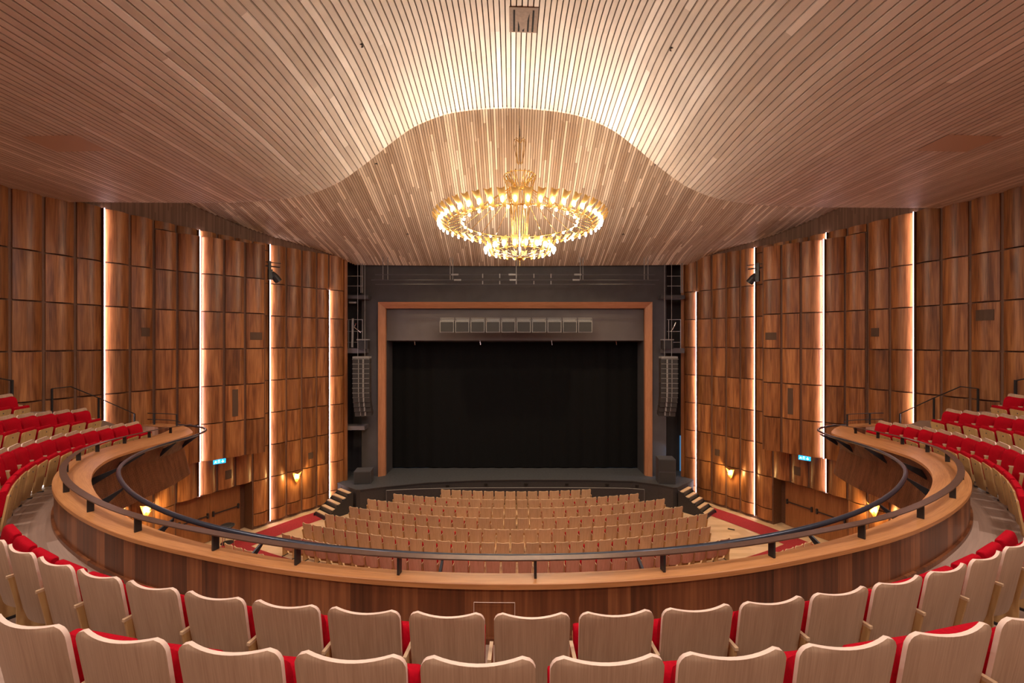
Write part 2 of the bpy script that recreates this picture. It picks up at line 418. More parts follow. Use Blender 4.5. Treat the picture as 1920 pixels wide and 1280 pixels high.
    grille(W_(4), W_(5), .38, .80, .20, .50, 'small square brown grille in the %s wall high above the balcony rail' % sn)
    grille(B[4], B[5], .2, .85, .10, .40, 'wide brown grille in the %s bay level with the stage opening head' % sn)
    grille(B[3], B[4], .34, .64, -2.86, -1.82, 'tall narrow brown grille low in the %s wall bay' % sn)
    grille(W_(13), W_(14), .35, .72, -5.45, -5.15, 'small brown grille near the %s wall lamp by the stage' % sn)
    grille(W_(8), W_(9), .35, .75, -5.45, -5.10, 'small brown grille over the %s double door' % sn)
    if side > 0: grille(W_(0), W_(1), .15, .75, .62, .93, 'brown grille in the right wall at the picture edge')
    # doors, set back in the wall
    a, b = Wx[db[0]], Wx[db[1]]; d, n = inward(a, b, side); back = .55; rz = math.atan2(d.y, d.x)
    Lg = math.hypot(b[0]-a[0], b[1]-a[1]); A = Vector((a[0], a[1])); zz = H-5.85
    def AT(s, dep): v = A+d*s+n*dep; return v
    jm = MB()
    for s_ in (0, Lg):
        v0 = AT(s_, 0.0); v1 = AT(s_, -back); jm.face([(v0.x, v0.y, 0), (v1.x, v1.y, 0), (v1.x, v1.y, zz), (v0.x, v0.y, zz)])
    c = [AT(0, .03), AT(Lg, .03), AT(Lg, -back), AT(0, -back)]; jm.face([(x.x, x.y, zz) for x in c])
    c = [AT(0, -back), AT(Lg, -back)]; jm.face([(c[0].x, c[0].y, 0), (c[1].x, c[1].y, 0), (c[1].x, c[1].y, zz), (c[0].x, c[0].y, zz)])
    tag(jm.build('trim_1' if side < 0 else 'trim_2', M['joint']), kind='structure')
    dd = empty('door_1' if side < 0 else 'door_2'); tag(dd, kind='structure')
    for k in range(2):
        w = (Lg-.44)/2; s_ = .22+w*(k+.5); lf = MB(); v = AT(s_, -back+.05); lf.box((v.x, v.y, zz/2), (w-.012, .06, zz-.03), rz)
        lfo = lf.build('door_leaf', M['door'], dd)
        pb = MB(); v = AT(s_, -back+.14); pb.box((v.x, v.y, 1.05), (w-.18, .035, .035), rz)
        for e_ in (-1, 1):
            v = AT(s_+e_*(w/2-.1), -back+.12); pb.box((v.x, v.y, 1.05), (.05, .08, .2), rz)
        pb.build('push_bar', M['black'], lfo)
    # skirting strip of pale floor edging
    return wall
build_wall(-1); build_wall(1)

# ---------------------------------------------------------------- ceilings
BELL = [(0, 1), (.9, .985), (1.8, .945), (2.9, .81), (3.7, .62), (4.45, .41), (5.4, .19), (6.3, .08), (7.4, .025), (9, 0), (20, 0)]
AMP = [(-6, 1.7), (0, 1.9), (5, 2.25), (6.5, 2.65), (8.5, 3.25), (10, 3.4), (11.5, 3.2), (13.4, 2.85)]
def znear(x, y):
    s = 1+.02*max(0, 13-y); return 4.16+itp(y, AMP)*itp(abs(x-.05)/s, BELL)
CEN = [(13, 8.3), (15, 7.4), (17.5, 6.0), (19.5, 4.9), (21.4, 4.0), (22.2, 3.75)]
SID = [(13, 5.7), (15.9, 5.14), (18.4, 4.63), (21.0, 4.26), (21.4, 4.08), (22.2, 3.8)]
def zfar(x, y):
    c, s = itp(y, CEN), itp(y, SID); b = math.cos(PI/2*min(1, abs(x-.1)/11.5))**2
    return s+(c-s)*b
def wall_y(x, c, R):
    v = R*R-(x-c[0])**2
    return c[1]+math.sqrt(v) if v > 0 else None
def slats(fn, y0f, y1f, xs, pitch, w, th, step, mat, name, gapmat, back=.09):
    mb = MB(); i = 0; x = xs[0]
    while x < xs[1]:
        y0, y1 = y0f(x), y1f(x)
        if y1-y0 > .2:
            n = max(2, int((y1-y0)/step)); A = []; B = []; C = []; D = []; u = []
            for k in range(n+1):
                y = y0+(y1-y0)*k/n; za = H+fn(x-w/2, y); zb = H+fn(x+w/2, y)
                A.append((x-w/2, y, za+th)); B.append((x-w/2, y, za)); C.append((x+w/2, y, zb)); D.append((x+w/2, y, zb+th)); u.append((i+.5, y))
            um = [u, u, u, u]
            mb.grid([A, B, C, D], uv=[[(i+.5, q[1]) for q in u]]*4, flip=True)
            for e in (0, -1): mb.quad([A[e], B[e], C[e], D[e]], 0, [(i+.5, 0)]*4)
        x += pitch; i += 1
    o = mb.build(name, mat)
    bk = MB(); rows = []
    xx = np.linspace(xs[0], xs[1], 90)
    rows = [[(x, y0f(x)+(y1f(x)-y0f(x))*k/24, H+fn(x, y0f(x)+(y1f(x)-y0f(x))*k/24)+back) for x in xx] for k in range(25)]
    bk.grid(rows); bo = bk.build('slat_backing', gapmat, o); smooth_by_angle(bo)
    return o
def wlim(x):
    w = wall_y(x, LC, LR) if x < 0 else wall_y(x, RC, RR)
    return w if w else 6.0
edgeY = lambda x: 12.95+.022*x
c1 = slats(znear, lambda x: -5.0, edgeY, (-14.3, 14.3), .128, .100, .045, .45, M['ceil'], 'ceiling', M['ceilback'])
tag(c1, kind='structure')
c2 = slats(zfar, lambda x: 13.15, lambda x: min(21.75, wlim(x)-.1), (-13.0, 13.2), .088, .067, .024, .4, M['ceil2'], 'ceiling_stage', M['ceilback2'], .03)
tag(c2, kind='structure')
f = MB(); xx = np.linspace(-14.3, 14.3, 90)
f.grid([[(x, edgeY(x)+.01, H+znear(x, edgeY(x))+.05) for x in xx], [(x, edgeY(x)+.05, H+10) for x in xx]])
tag(f.build('trim_3', M['ceilback']), kind='structure')
# hatch in the near ceiling
hz = empty('ceiling_hatch', (0, 0, 0)); tag(hz, 'square brown hatch with four dark slots in the near slatted ceiling', 'hatch')
hb = MB(); hx, hy = .27, 9.9
def hp(x, y, dz): return (x, y, H+znear(x, y)+dz)
hb.face([hp(hx-.33, hy+.45, -.02), hp(hx+.33, hy+.45, -.02), hp(hx+.33, hy-.32, -.02), hp(hx-.33, hy-.32, -.02)])
hb.face([hp(hx-.33, hy-.32, -.02), hp(hx+.33, hy-.32, -.02), hp(hx+.33, hy-.32, .02), hp(hx-.33, hy-.32, .02)][::-1])
M['hatch'] = plain('brown hatch board', (.17, .10, .065), .6)
hb.build('board', M['hatch'], hz)
for k in range(5):
    s = MB(); x = hx-.22+.11*k
    s.face([hp(x-.022, hy+.42, -.03), hp(x+.022, hy+.42, -.03), hp(x+.022, hy-.25, -.03), hp(x-.022, hy-.25, -.03)]); s.build('slot', M['void'], hz)
for sx, sn in ((-1, 'left'), (1, 'right')):
    s = MB(); cx, cy = sx*9.35, 8.95
    s.face([hp(cx-.55, cy+.35, -.012), hp(cx+.55, cy+.35, -.012), hp(cx+.55, cy-.35, -.012), hp(cx-.55, cy-.35, -.012)])
    M['patch'] = M.get('patch') or boards('copper toned slats', (.44, .29, .19), (.50, .34, .23))
    tag(s.build('ceiling_panel', M['patch']), 'copper brown patch in the slatted ceiling, upper %s' % sn, 'ceiling panel')

# ---------------------------------------------------------------- rear of the room and stalls floor
back = MB()
lb, rb = LWx[0], RWx[0]
back.face([(lb[0], lb[1], 0), (-9, -5, 0), (-9, -5, H+6.5), (lb[0], lb[1], H+6.5)])
back.face([(rb[0], rb[1], 0), (9, -5, 0), (9, -5, H+6.5), (rb[0], rb[1], H+6.5)][::-1])
back.face([(-9, -5, 0), (9, -5, 0), (9, -5, H+6.5), (-9, -5, H+6.5)])
tag(back.build('wall_back', M['door']), kind='structure')
fl = MB()
for i in range(0, 110):
    y = -5.5+i*.25; fl.quad([(-14.5, y, 0), (14.5, y, 0), (14.5, y+.25, 0), (-14.5, y+.25, 0)], 0, [(i+.5, -14.5), (i+.5, 14.5), (i+.5, 14.5), (i+.5, -14.5)])
tag(fl.build('floor', M['stallfloor']), kind='structure')
# red carpet: band along each wall and cross aisle behind the main block
cp = MB()
def cstrip(mb, a, b, z=.012):
    mb.grid([[(p[0], p[1], z) for p in a], [(p[0], p[1], z) for p in b]])
def off_wall(Wl, side, dist, k0, k1):
    out = []
    for i in range(k0, k1+1):
        p = Wl[i]; q = Wl[min(i+1, len(Wl)-1)] if i < len(Wl)-1 else Wl[i]; pp = Wl[i-1] if i == len(Wl)-1 else p
        d, n = inward(pp if i == len(Wl)-1 else p, q, side); out.append((p[0]+n.x*dist, p[1]+n.y*dist))
    return out
for side, Wx in ((-1, LWx), (1, RWx)):
    a = off_wall(Wx, side, .42, NE-6, len(Wx)-3); b = off_wall(Wx, side, 1.45, NE-6, len(Wx)-3)
    if side > 0: a, b = b, a
    cstrip(cp, a, b)
# cross aisle arc
def arc(cx, cy, R, a0, a1, n=40): return [(cx+R*math.sin(a0+(a1-a0)*k/n), cy-R*math.cos(a0+(a1-a0)*k/n)) for k in range(n+1)]
cstrip(cp, arc(.12, 35.2, 22.55, -.56, .56), arc(.12, 35.2, 21.3, -.52, .52), .016)
cstrip(cp, arc(.12, 35.2, 30, -.5, .5), arc(.12, 35.2, 22.55, -.56, .56), .016)
tag(cp.build('carpet', M['carpet']), 'dark red carpet along the hall walls and behind the stalls seats', 'carpet')
for px, py, sn in ((9.2, 18.0, 'right'),):
    s = MB(); s.box((px+.05, py, .02), (.26, .1, .012), -.5); tag(s.build('floor_socket', M['black']), 'small black floor socket in the red carpet, right aisle', 'socket')

# ---------------------------------------------------------------- balcony
BC = (0.0, 13.0)
RA = [(0, 9.28), (18, 9.28), (27, 9.35), (35, 9.42), (44, 9.52), (53, 9.58), (62, 9.68), (70, 9.73), (77, 9.77), (83, 9.86)]
RB = [(0, 9.14), (40, 9.15), (58, 9.12), (66, 8.98), (74, 8.83), (82, 9.02), (86, 9.24)]
def drop(y): return .089*max(0, y-6.7) if y > 7.2 else .089*.5*max(0, y-6.2)**2*.5/.5*.5 if y > 6.2 else 0.0
def drop(y):
    if y < 6.2: return 0.0
    if y < 7.2: return .0445*(y-6.2)**2
    return .089*(y-6.7)
CAPZ = H-2.10
FLZ = H-2.62
def pol(R, deg): a = math.radians(deg); return (BC[0]+R*math.sin(a), BC[1]-R*math.cos(a))
def edgeA():
    L = [pol(itp(abs(d), RA), -d) for d in np.arange(0, 84.1, 2.0)]      # left side, from centre
    L += [(-10.05, 12.3), (-10.3, 12.85), (-10.65, 13.4), (-11.15, 13.9), (-11.9, 14.3), (-12.8, 14.5)]
    return L
def edgeB():
    L = [pol(itp(abs(d), RB), -d) for d in np.arange(0, 86.1, 2.0)]
    L += [(-9.6, 12.75), (-10.05, 13.3), (-10.6, 13.85), (-11.3, 14.45), (-12.5, 15.0)]
    return L
def resample(P, n):
    P = [Vector((p[0], p[1])) for p in P]; L = [0]
    for i in range(1, len(P)): L.append(L[-1]+(P[i]-P[i-1]).length)
    out = []
    for k in range(n):
        t = L[-1]*k/(n-1); j = max(i for i in range(len(L)) if L[i] <= t+1e-9); j = min(j, len(P)-2)
        out.append(P[j].lerp(P[j+1], (t-L[j])/(L[j+1]-L[j])))
    return out
def both(P): # mirror left list to full horseshoe left end -> centre -> right end
    return [(p[0], p[1]) for p in P][::-1]+[(-p[0], p[1]) for p in P][1:]
NA = 90
Afull = both(resample(edgeA(), NA)); Bfull = both(resample(edgeB(), NA))
def relax(P, it=4):
    for _ in range(it): P = [P[0]]+[((P[i-1][0]+2*P[i][0]+P[i+1][0])/4, (P[i-1][1]+2*P[i][1]+P[i+1][1])/4) for i in range(1, len(P)-1)]+[P[-1]]
    return P
Afull, Bfull = relax(Afull), relax(Bfull)
NF = len(Afull)
# cap board
cap = MB(); rows = []; uv = []; L = 0
for i in range(NF):
    a, b = Afull[i], Bfull[i]
    if i: L += math.hypot(a[0]-Afull[i-1][0], a[1]-Afull[i-1][1])
    n = Vector((a[0]-b[0], a[1]-b[1])); w = n.length; n.normalize()
    a2 = (a[0]+n.x*.02, a[1]+n.y*.02); b2 = (b[0]-n.x*.015, b[1]-n.y*.015)
    za = CAPZ-drop(a[1]); zb = CAPZ-drop(b[1])
    m1 = ((a2[0]+b2[0])/2, (a2[1]+b2[1])/2)
    rows.append([(a2[0], a2[1], za-.05), (a2[0], a2[1], za-.006), (a2[0]-n.x*.006, a2[1]-n.y*.006, za), (m1[0], m1[1], (za+zb)/2), (b2[0], b2[1], zb), (b2[0], b2[1], zb-.05)])
    uv.append([(L, -.05), (L, 0), (L, 0.01), (L, w/2), (L, w), (L, w+.05)])
cap.grid(rows, uv=uv, closed=True, flip=False)
bal = empty('balcony_parapet'); tag(bal, 'curved wooden balcony parapet with broad top board round the horseshoe', 'parapet')
smooth_by_angle(cap.build('top_board', M['cap'], bal), 40)
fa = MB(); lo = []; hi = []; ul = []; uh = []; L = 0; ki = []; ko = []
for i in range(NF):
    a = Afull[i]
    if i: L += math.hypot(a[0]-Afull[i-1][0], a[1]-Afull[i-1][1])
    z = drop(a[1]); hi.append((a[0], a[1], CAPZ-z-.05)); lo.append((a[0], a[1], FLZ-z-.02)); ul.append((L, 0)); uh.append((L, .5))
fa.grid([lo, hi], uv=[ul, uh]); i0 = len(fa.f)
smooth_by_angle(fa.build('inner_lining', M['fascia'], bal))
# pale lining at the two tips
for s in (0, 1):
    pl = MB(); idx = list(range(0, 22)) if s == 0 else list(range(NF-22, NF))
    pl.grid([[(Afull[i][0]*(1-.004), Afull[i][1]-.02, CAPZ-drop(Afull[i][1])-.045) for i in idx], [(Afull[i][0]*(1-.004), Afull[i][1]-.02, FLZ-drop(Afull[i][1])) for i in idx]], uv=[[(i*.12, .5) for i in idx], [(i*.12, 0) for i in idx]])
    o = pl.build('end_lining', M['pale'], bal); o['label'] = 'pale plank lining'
# kick strip
ks = MB(); pth = [(a[0], a[1], FLZ-drop(a[1])) for a in Afull[18:-18]]
ks.sweep(pth, [(0.0, 0), (.03, 0), (.03, .05), (0.0, .05)]); ks.build('kick_strip', M['fascia'], bal)
# access panel outline
ap = MB()
def onA(d, z, out=.006):
    p = pol(itp(abs(d), RA)+out, d); return (p[0], p[1], z)
d0, d1 = -2.05, .15; z1, z0 = H-2.265, H-2.60
for pts in ([onA(d0, z0), onA(d0, z1)], [onA(d1, z0), onA(d1, z1)], [onA(d0+(d1-d0)*k/4, z1) for k in range(5)]): ap.tube(pts, .0028, 4)
ap.build('access_hatch', M['edge'], bal)
# slatted front facing the hall
NB = 430
Bf = relax(both(resample(edgeB(), NB)), 60); sl = MB(); bk = [[], [], []]
def prof(b, nb, t): # t 0..1 downwards
    a_ = math.degrees(math.atan2(abs(b[0]), 13-b[1])); k_ = min(1, max(0, (a_-30)/25)); offs = [0.02, .03+.17*k_, .05][t]; dz = [.05, .42, 1.17][t]
    return (b[0]-nb.x*offs*-1, b[1]-nb.y*offs*-1, CAPZ-drop(b[1])-dz)
for i in range(len(Bf)):
    b = Bf[i]; q = Bf[min(i+1, len(Bf)-1)]; p = Bf[max(0, i-1)]
    d = Vector((q[0]-p[0], q[1]-p[1])).normalized(); nb = Vector((d.y, -d.x))   # outward from the hall centre
    P = [prof(b, nb, t) for t in range(3)]
    for t in range(3): bk[t].append((P[t][0]+nb.x*.035, P[t][1]+nb.y*.035, P[t][2]))
    if abs(b[0]) < 3.0: continue
    hw = .012
    for t in (0, 1):
        u, v = P[t], P[t+1]
        a = [(u[0]-d.x*hw, u[1]-d.y*hw, u[2]), (u[0]+d.x*hw, u[1]+d.y*hw, u[2]), (v[0]+d.x*hw, v[1]+d.y*hw, v[2]), (v[0]-d.x*hw, v[1]-d.y*hw, v[2])]
        c = [(x+nb.x*.035, y+nb.y*.035, z) for x, y, z in a]
        sl.face(a); sl.face([a[0], a[3], c[3], c[0]]); sl.face([a[1], c[1], c[2], a[2]])
o = sl.build('slats', M['slatdark'], bal); o['kind'] = 'stuff'
b_ = MB(); b_.grid(bk); b_.build('slat_backing', M['void'], bal)
# underside
us = MB(); outer = []
for p in bk[2]:
    v = Vector((p[0]-BC[0], p[1]-BC[1])); v.normalize(); outer.append((p[0]+v.x*5, p[1]+v.y*5, p[2]-.1))
us.grid([bk[2], outer]); tag(us.build('ceiling_balcony', M['joint']), kind='structure')

# balcony floor with tiers (polar)
bf = MB(); degs = np.arange(-96, 96.1, 2.0)
FIN = [(0, 0), (82, 0), (84, 9.9), (88, 10.1), (90, 10.4), (92, 10.75), (94, 11.2), (96, 11.9)]
def tier(d, lvl):
    a = abs(d)
    if a <= 82: return .40*lvl
    if a <= 86: return .40*max(0, lvl-.5)
    if a <= 90: return .40*max(0, lvl-1)
    if a <= 94: return .40*max(0, lvl-1.5)
    return 0.0
def fz(R, d, lvl):
    x, y = pol(R, d); y2 = min(y, 14.0); return (x, y, FLZ-drop(y2)+tier(d, lvl))
RS = [(None, 0), (10.62, 0), (10.62, 1), (11.52, 1), (11.52, 2), (12.42, 2), (12.42, 3), (14.2, 3), (19, 3)]
rows = []; uvr = []
for R, lvl in RS:
    row = []; ur = []
    for d in degs:
        Rr = R if R else itp(abs(d), RA)-.03
        if abs(d) > 82: Rr = max(Rr, itp(abs(d), FIN))
        p = fz(Rr, d, lvl); row.append(p); ur.append((Rr/.16, d*.17))
    rows.append(row); uvr.append(ur)
bf.grid(rows, uv=uvr, flip=True)
fo = bf.build('floor_balcony', M['balfloor']); tag(fo, kind='structure')

# rails -------------------------------------------------------
PA = [1.3, 8.7, 16.1, 24.0, 31.7, 39.4, 47.0, 57.4, 64.9, 72, 78.5, 84.5]
PL = [-6.4, -12.8, -19.1, -26.7, -34.2, -41.7, -50.5, -58.4, -65.2, -72.8, -79.4, -85.0]
rail = empty('handrail'); tag(rail, 'flat bronze handrail on black posts along the parapet top', 'handrail')
def railR(d): return itp(abs(d), RA)-.10
for d in PA+PL:
    x, y = pol(railR(d), d); z = CAPZ-drop(y); m = MB(); m.box((x, y, z+.081), (.022, .065, .162), math.radians(d)); m.build('post', M['black'], rail)
path = []
for d in np.arange(-90, 90.1, 2):
    x, y = pol(railR(d), d); path.append((x, y, CAPZ-drop(y)+.172))
m = MB(); m.sweep(path, [(-.040, -.012), (.040, -.012), (.040, 0), (-.040, 0)]); m.build('rail_bar', M['bronze'], rail)
tr = empty('tube_rail'); tag(tr, 'round dark steel tube rail hung outside the balcony parapet', 'rail')
RT = [(0, 8.85), (45, 8.82), (60, 8.74), (70, 8.66), (78, 8.63), (84, 8.85)]
TL = [pol(itp(d, RT), -d) for d in np.arange(0, 84.1, 3)]+[(-9.15, 12.75), (-9.75, 13.45), (-10.6, 14.05), (-11.2, 14.3)]
TL = [tuple(p) for p in cr([(p[0], p[1], 0) for p in TL], 3)]
TLf = both([(p[0], p[1]) for p in TL]); path = [(x, y, CAPZ-drop(y)+.01) for x, y in TLf]
m = MB(); m.tube(path, .030, 10); m.build('tube', M['tube'], tr, smooth=True)
for d in [-4.4, 8.1, -17.5, -27.5, 22, 33, -40, 45, -52, 58, -63, 68, -73.5, 77.5, -82.5, 85]:
    R1 = itp(abs(d), RT)+.01; R2 = itp(abs(d), RB)+.05; x1, y1 = pol(R1, d); x2, y2 = pol(R2+(.10 if abs(d) > 50 else -.02), d); z = CAPZ-drop(y1)
    m = MB(); a = math.radians(d); t = Vector((math.cos(a), math.sin(a)))*.012
    A0 = [(x1, y1, z-.02), (x2, y2, z-.20), (x2, y2, z-.36), (x1, y1, z-.05)]
    l = [(p[0]-t.x, p[1]-t.y, p[2]) for p in A0]; r = [(p[0]+t.x, p[1]+t.y, p[2]) for p in A0]
    m.face(l); m.face(r[::-1])
    for k in range(4): m.face([l[k], r[k], r[(k+1) % 4], l[(k+1) % 4]])
    m.build('bracket', M['black'], tr)
# guard rails on the tips and stair rails by the walls
for s, sn in ((-1, 'left'), (1, 'right')):
    g = empty('guard_rail'); tag(g, 'low black two bar guard rail on the %s tip of the parapet' % sn, 'guard rail')
    pts = [(-12.75, 14.65), (-12.2, 14.55), (-11.6, 14.35), (-11.0, 14.0), (-10.5, 13.5)]
    for hh in (.17, .38):
        pth = [(-s*p[0], p[1], CAPZ-drop(p[1])+hh) for p in pts]
        pth = cr([pth[i] for i in range(len(pth))], 4)
        m = MB(); m.tube(pth[:len(pth)-(4 if hh > .3 else 0)], .014, 6); m.build('bar', M['black'], g)
    for p in (pts[1], pts[3]):
        m = MB(); z = CAPZ-drop(p[1]); m.box((-s*p[0], p[1], z+.19), (.05, .02, .40), s*-.5); m.build('post', M['black'], g)
    g = empty('stair_rail'); tag(g, 'thin black sloping stair rail against the %s wall panels' % sn, 'stair rail')
    ys = [12.15, 12.55, 13.2, 14.1]; zs = [-1.32, -1.30, -1.72, -2.36]
    Wc, Rr = (LC, LR) if s < 0 else (RC, RR)
    def wx(y, o=.30): return (Wc[0]+s*math.sqrt((Rr-o)**2-(y-Wc[1])**2))
    pth = [(wx(y), y, H+z) for y, z in zip(ys, zs)]
    m = MB(); m.tube(pth, .016, 6); m.build('bar', M['black'], g)
    for y, z, h2 in ((12.15, -1.32, .75), (13.2, -1.72, .75), (14.1, -2.36, .6)):
        m = MB(); m.box((wx(y), y, H+z-h2/2), (.03, .045, h2)); m.build('post', M['black'], g)
    g = empty('stair_rail'); tag(g, 'black rail end behind the top row at the %s picture edge' % sn, 'stair rail')
    m = MB(); m.tube([(wx(10.2), 10.2, H-.62), (wx(11.35), 11.35, H-1.02)], .018, 6); m.build('bar', M['black'], g)
    m = MB(); m.box((wx(11.35), 11.35, H-1.35), (.04, .05, .7)); m.build('post', M['black'], g)

# ---------------------------------------------------------------- seats
def slab(mb, back, front, mi=0, rim=1):
    """two matching grids of points closed by a rim"""
    mb.grid(back, mi, flip=False); mb.grid(front, mi, flip=True)
    n, k = len(back), len(back[0])
    ring = [(0, j) for j in range(k)]+[(i, k-1) for i in range(1, n)]+[(n-1, j) for j in range(k-2, -1, -1)]+[(i, 0) for i in range(n-2, 0, -1)]
    A = [back[i][j] for i, j in ring]; B = [front[i][j] for i, j in ring]
    mb.grid([A, B], rim, closed=True)
def shell_grid(z0, z1, W0, W1, dip, r, y_of, nu=10, vs=None, inset=0.0):
    vs = vs or [0, .08, .3, .55, .75, .88, .93, .965, .985, 1.0]
    g = []
    for v in vs:
        row = []
        for k in range(nu+1):
            u = -1+2*k/nu; zt = z1-dip*(1-u*u)
            z = z0+(zt-z0)*v; w = W0+(W1-W0)*v
            top = (z1-z0)*(1-v)
            if top < r: w -= r-math.sqrt(max(0, r*r-(r-top)**2))
            bot = (z1-z0)*v
            if bot < r: w -= (r-math.sqrt(max(0, r*r-(r-bot)**2)))*.8
            row.append((u*w, y_of(u, z), z))
        g.append(row)
    return g
def make_seat(shellmat, end=False, edge='edge'):
    root = empty('theatre_seat')
    yb = lambda u, z: -.032*(1-u*u)+(.90-z)*.16+.0
    g1 = shell_grid(.26, .90, .232, .244, .013, .058, lambda u, z: yb(u, z))
    g2 = shell_grid(.26, .90, .232, .244, .013, .058, lambda u, z: yb(u, z)+.020)
    m = MB(); slab(m, g1, g2); smooth_by_angle(m.build('backrest', [shellmat, M[edge]], root), 50)
    m = MB()
    g1 = shell_grid(.40, .832, .228, .236, .013, .055, lambda u, z: yb(u, z)+.021, nu=8)
    g2 = shell_grid(.40, .832, .220, .228, .013, .055, lambda u, z: yb(u, z)+.088-.62*max(0, z-.76), nu=8)
    slab(m, g1, g2, 0, 0); smooth_by_angle(m.build('back_cushion', M['red'], root), 70)
    # tipped-up seat
    ys = lambda z: .345+.15*(z-.45)
    m = MB()
    prof_ = []
    for k in range(24):
        a = 2*PI*k/24; ca, sa = math.cos(a), math.sin(a)
        dy = .046*math.copysign(abs(ca)**.55, ca); dz = .185*math.copysign(abs(sa)**.35, sa)
        prof_.append((dy, dz))
    rows = []
    for x, kx in ((-.216, .62), (-.213, .86), (-.200, .98), (-.10, 1), (0, 1), (.10, 1), (.200, .98), (.213, .86), (.216, .62)):
        rows.append([(x, ys(.43+dz)-.045+dy*kx, .43+dz*(1-(1-kx)*.14)) for dy, dz in prof_])
    m.grid(rows, 0, closed=True); m.face(rows[0][::-1]); m.face(rows[-1])
    smooth_by_angle(m.build('seat_cushion', M['red'], root), 60)
    m = MB()
    yw = lambda u, z: ys(z)-.005+.02*(1-u*u)*max(0, (.5-z)/.4)
    g1 = shell_grid(.06, .555, .205, .215, 0, .03, lambda u, z: yw(u, z), nu=8)
    g2 = shell_grid(.06, .555, .205, .215, 0, .03, lambda u, z: yw(u, z)+.022, nu=8)
    slab(m, g1, g2, 0, 0); su = m.build('seat_underside', M['seatply'], root); smooth_by_angle(su, 50)
    m = MB(); m.lathe((0, 0, 0), [(.0001, .004), (.013, .004), (.014, 0)], 10)
    b = m.build('seat_badge', M['lens'], su); b.rotation_euler = (-PI/2, 0, 0); b.location = (0, ys(.48)+.020, .48)
    def standard(x):
        m = MB()
        P = [(.02, .585), (.17, .585), (.20, .33), (.29, .02), (.07, .02), (.07, .30)]
        l = [(x-.011, y, z) for y, z in P]; r = [(x+.011, y, z) for y, z in P]
        m.face(l[::-1]); m.face(r)
        for k in range(6): m.face([l[k], r[k], r[(k+1) % 6], l[(k+1) % 6]])
        m.build('side_frame', M['seatply'], root)
        m = MB(); m.box((x, .095, .595), (.024, .17, .02)); m.build('armrest', M['edge2'], root)
        m = MB(); m.box((x, .18, .012), (.05, .25, .024)); m.build('foot', M['black'], root)
    standard(.2725)
    if end: standard(-.2725)
    return root
M['edge2'] = plain('pale oak armrest', (.66, .46, .28), .4, noise=.06)
protoB = make_seat(M['shell']); protoBe = make_seat(M['shell'], True)
protoS = make_seat(M['stallshell'], False, 'edge3'); protoSe = make_seat(M['stallshell'], True, 'edge3')
protoS.scale = protoSe.scale = (.955, 1, 1)
used = {id(protoB): False, id(protoBe): False, id(protoS): False, id(protoSe): False}
def put(proto, x, y, z, rz, label, group):
    if not used[id(proto)]: used[id(proto)] = True; o = proto
    else: o = copy_tree(proto)
    o.location = (x, y, z); o.rotation_euler = (0, 0, rz); tag(o, label, 'seat', group); return o
ORD = ['', 'first', 'second', 'third', 'fourth', 'fifth', 'sixth', 'seventh', 'eighth', 'ninth', 'tenth', 'eleventh', 'twelfth', 'thirteenth', 'fourteenth', 'fifteenth', 'sixteenth', 'seventeenth', 'eighteenth', 'nineteenth', 'twentieth']
def nth(i, n):
    """place in a row counted from the nearer end"""
    if i*2+1 == n: return 'exact middle'
    if i < n/2: return ('leftmost' if i == 0 else ORD[i+1]+' from the left')
    k = n-i
    return ('rightmost' if k == 1 else ORD[k]+' from the right')
def proj(x, y, z):
    return (960+800*x/y, 641.5-800*(z-H)/y) if y > .2 else None
def visible(x, y, z):
    for zz in (z+.9, z+.4):
        p = proj(x, y, zz)
        if p and -70 < p[0] < 1990 and -50 < p[1] < 1330: return True
    return False
# balcony rows
for nm, R, lvl, ph, st, kmax, extra in (('front', 10.30, 0, .71, 3.03, 27, None), ('second', 11.22, 1, -.73, 2.79, 28, None), ('third', 12.12, 2, .2, 2.58, 29, None)):
    seats = {'back': [], 'left': [], 'right': []}
    for k in range(-kmax, kmax+1):
        d = ph+st*k
        x, y = pol(R, d); z = FLZ-drop(y)+.40*lvl
        if lvl == 2 and abs(d) < 55: continue
        if not visible(x, y, z): continue
        seats['back' if abs(d) < 45 else ('left' if d < 0 else 'right')].append((d, x, y, z, abs(k) == kmax))
    for arm, L in seats.items():
        if arm == 'left': L.sort(key=lambda s: s[0])      # from the far end backwards
        elif arm == 'right': L.sort(key=lambda s: -s[0])
        n = len(L)
        for i, (d, x, y, z, e) in enumerate(L):
            if arm == 'back':
                if lvl == 2: continue
                lab = 'wood-backed balcony seat, %s in the %s row in view' % (nth(i, n), 'nearest' if lvl == 1 else 'second nearest')
                grp = '%s balcony row in the foreground' % nm
            else:
                lab = 'red tip-up seat, %s from stage end, %s row, %s balcony arm' % (ORD[i+1], {'front': 'lowest', 'second': 'middle', 'third': 'top'}[nm], arm)
                grp = '%s balcony row on the %s arm' % (nm, arm)
            put(protoBe if e else protoB, x, y, z, math.radians(d), lab, grp)
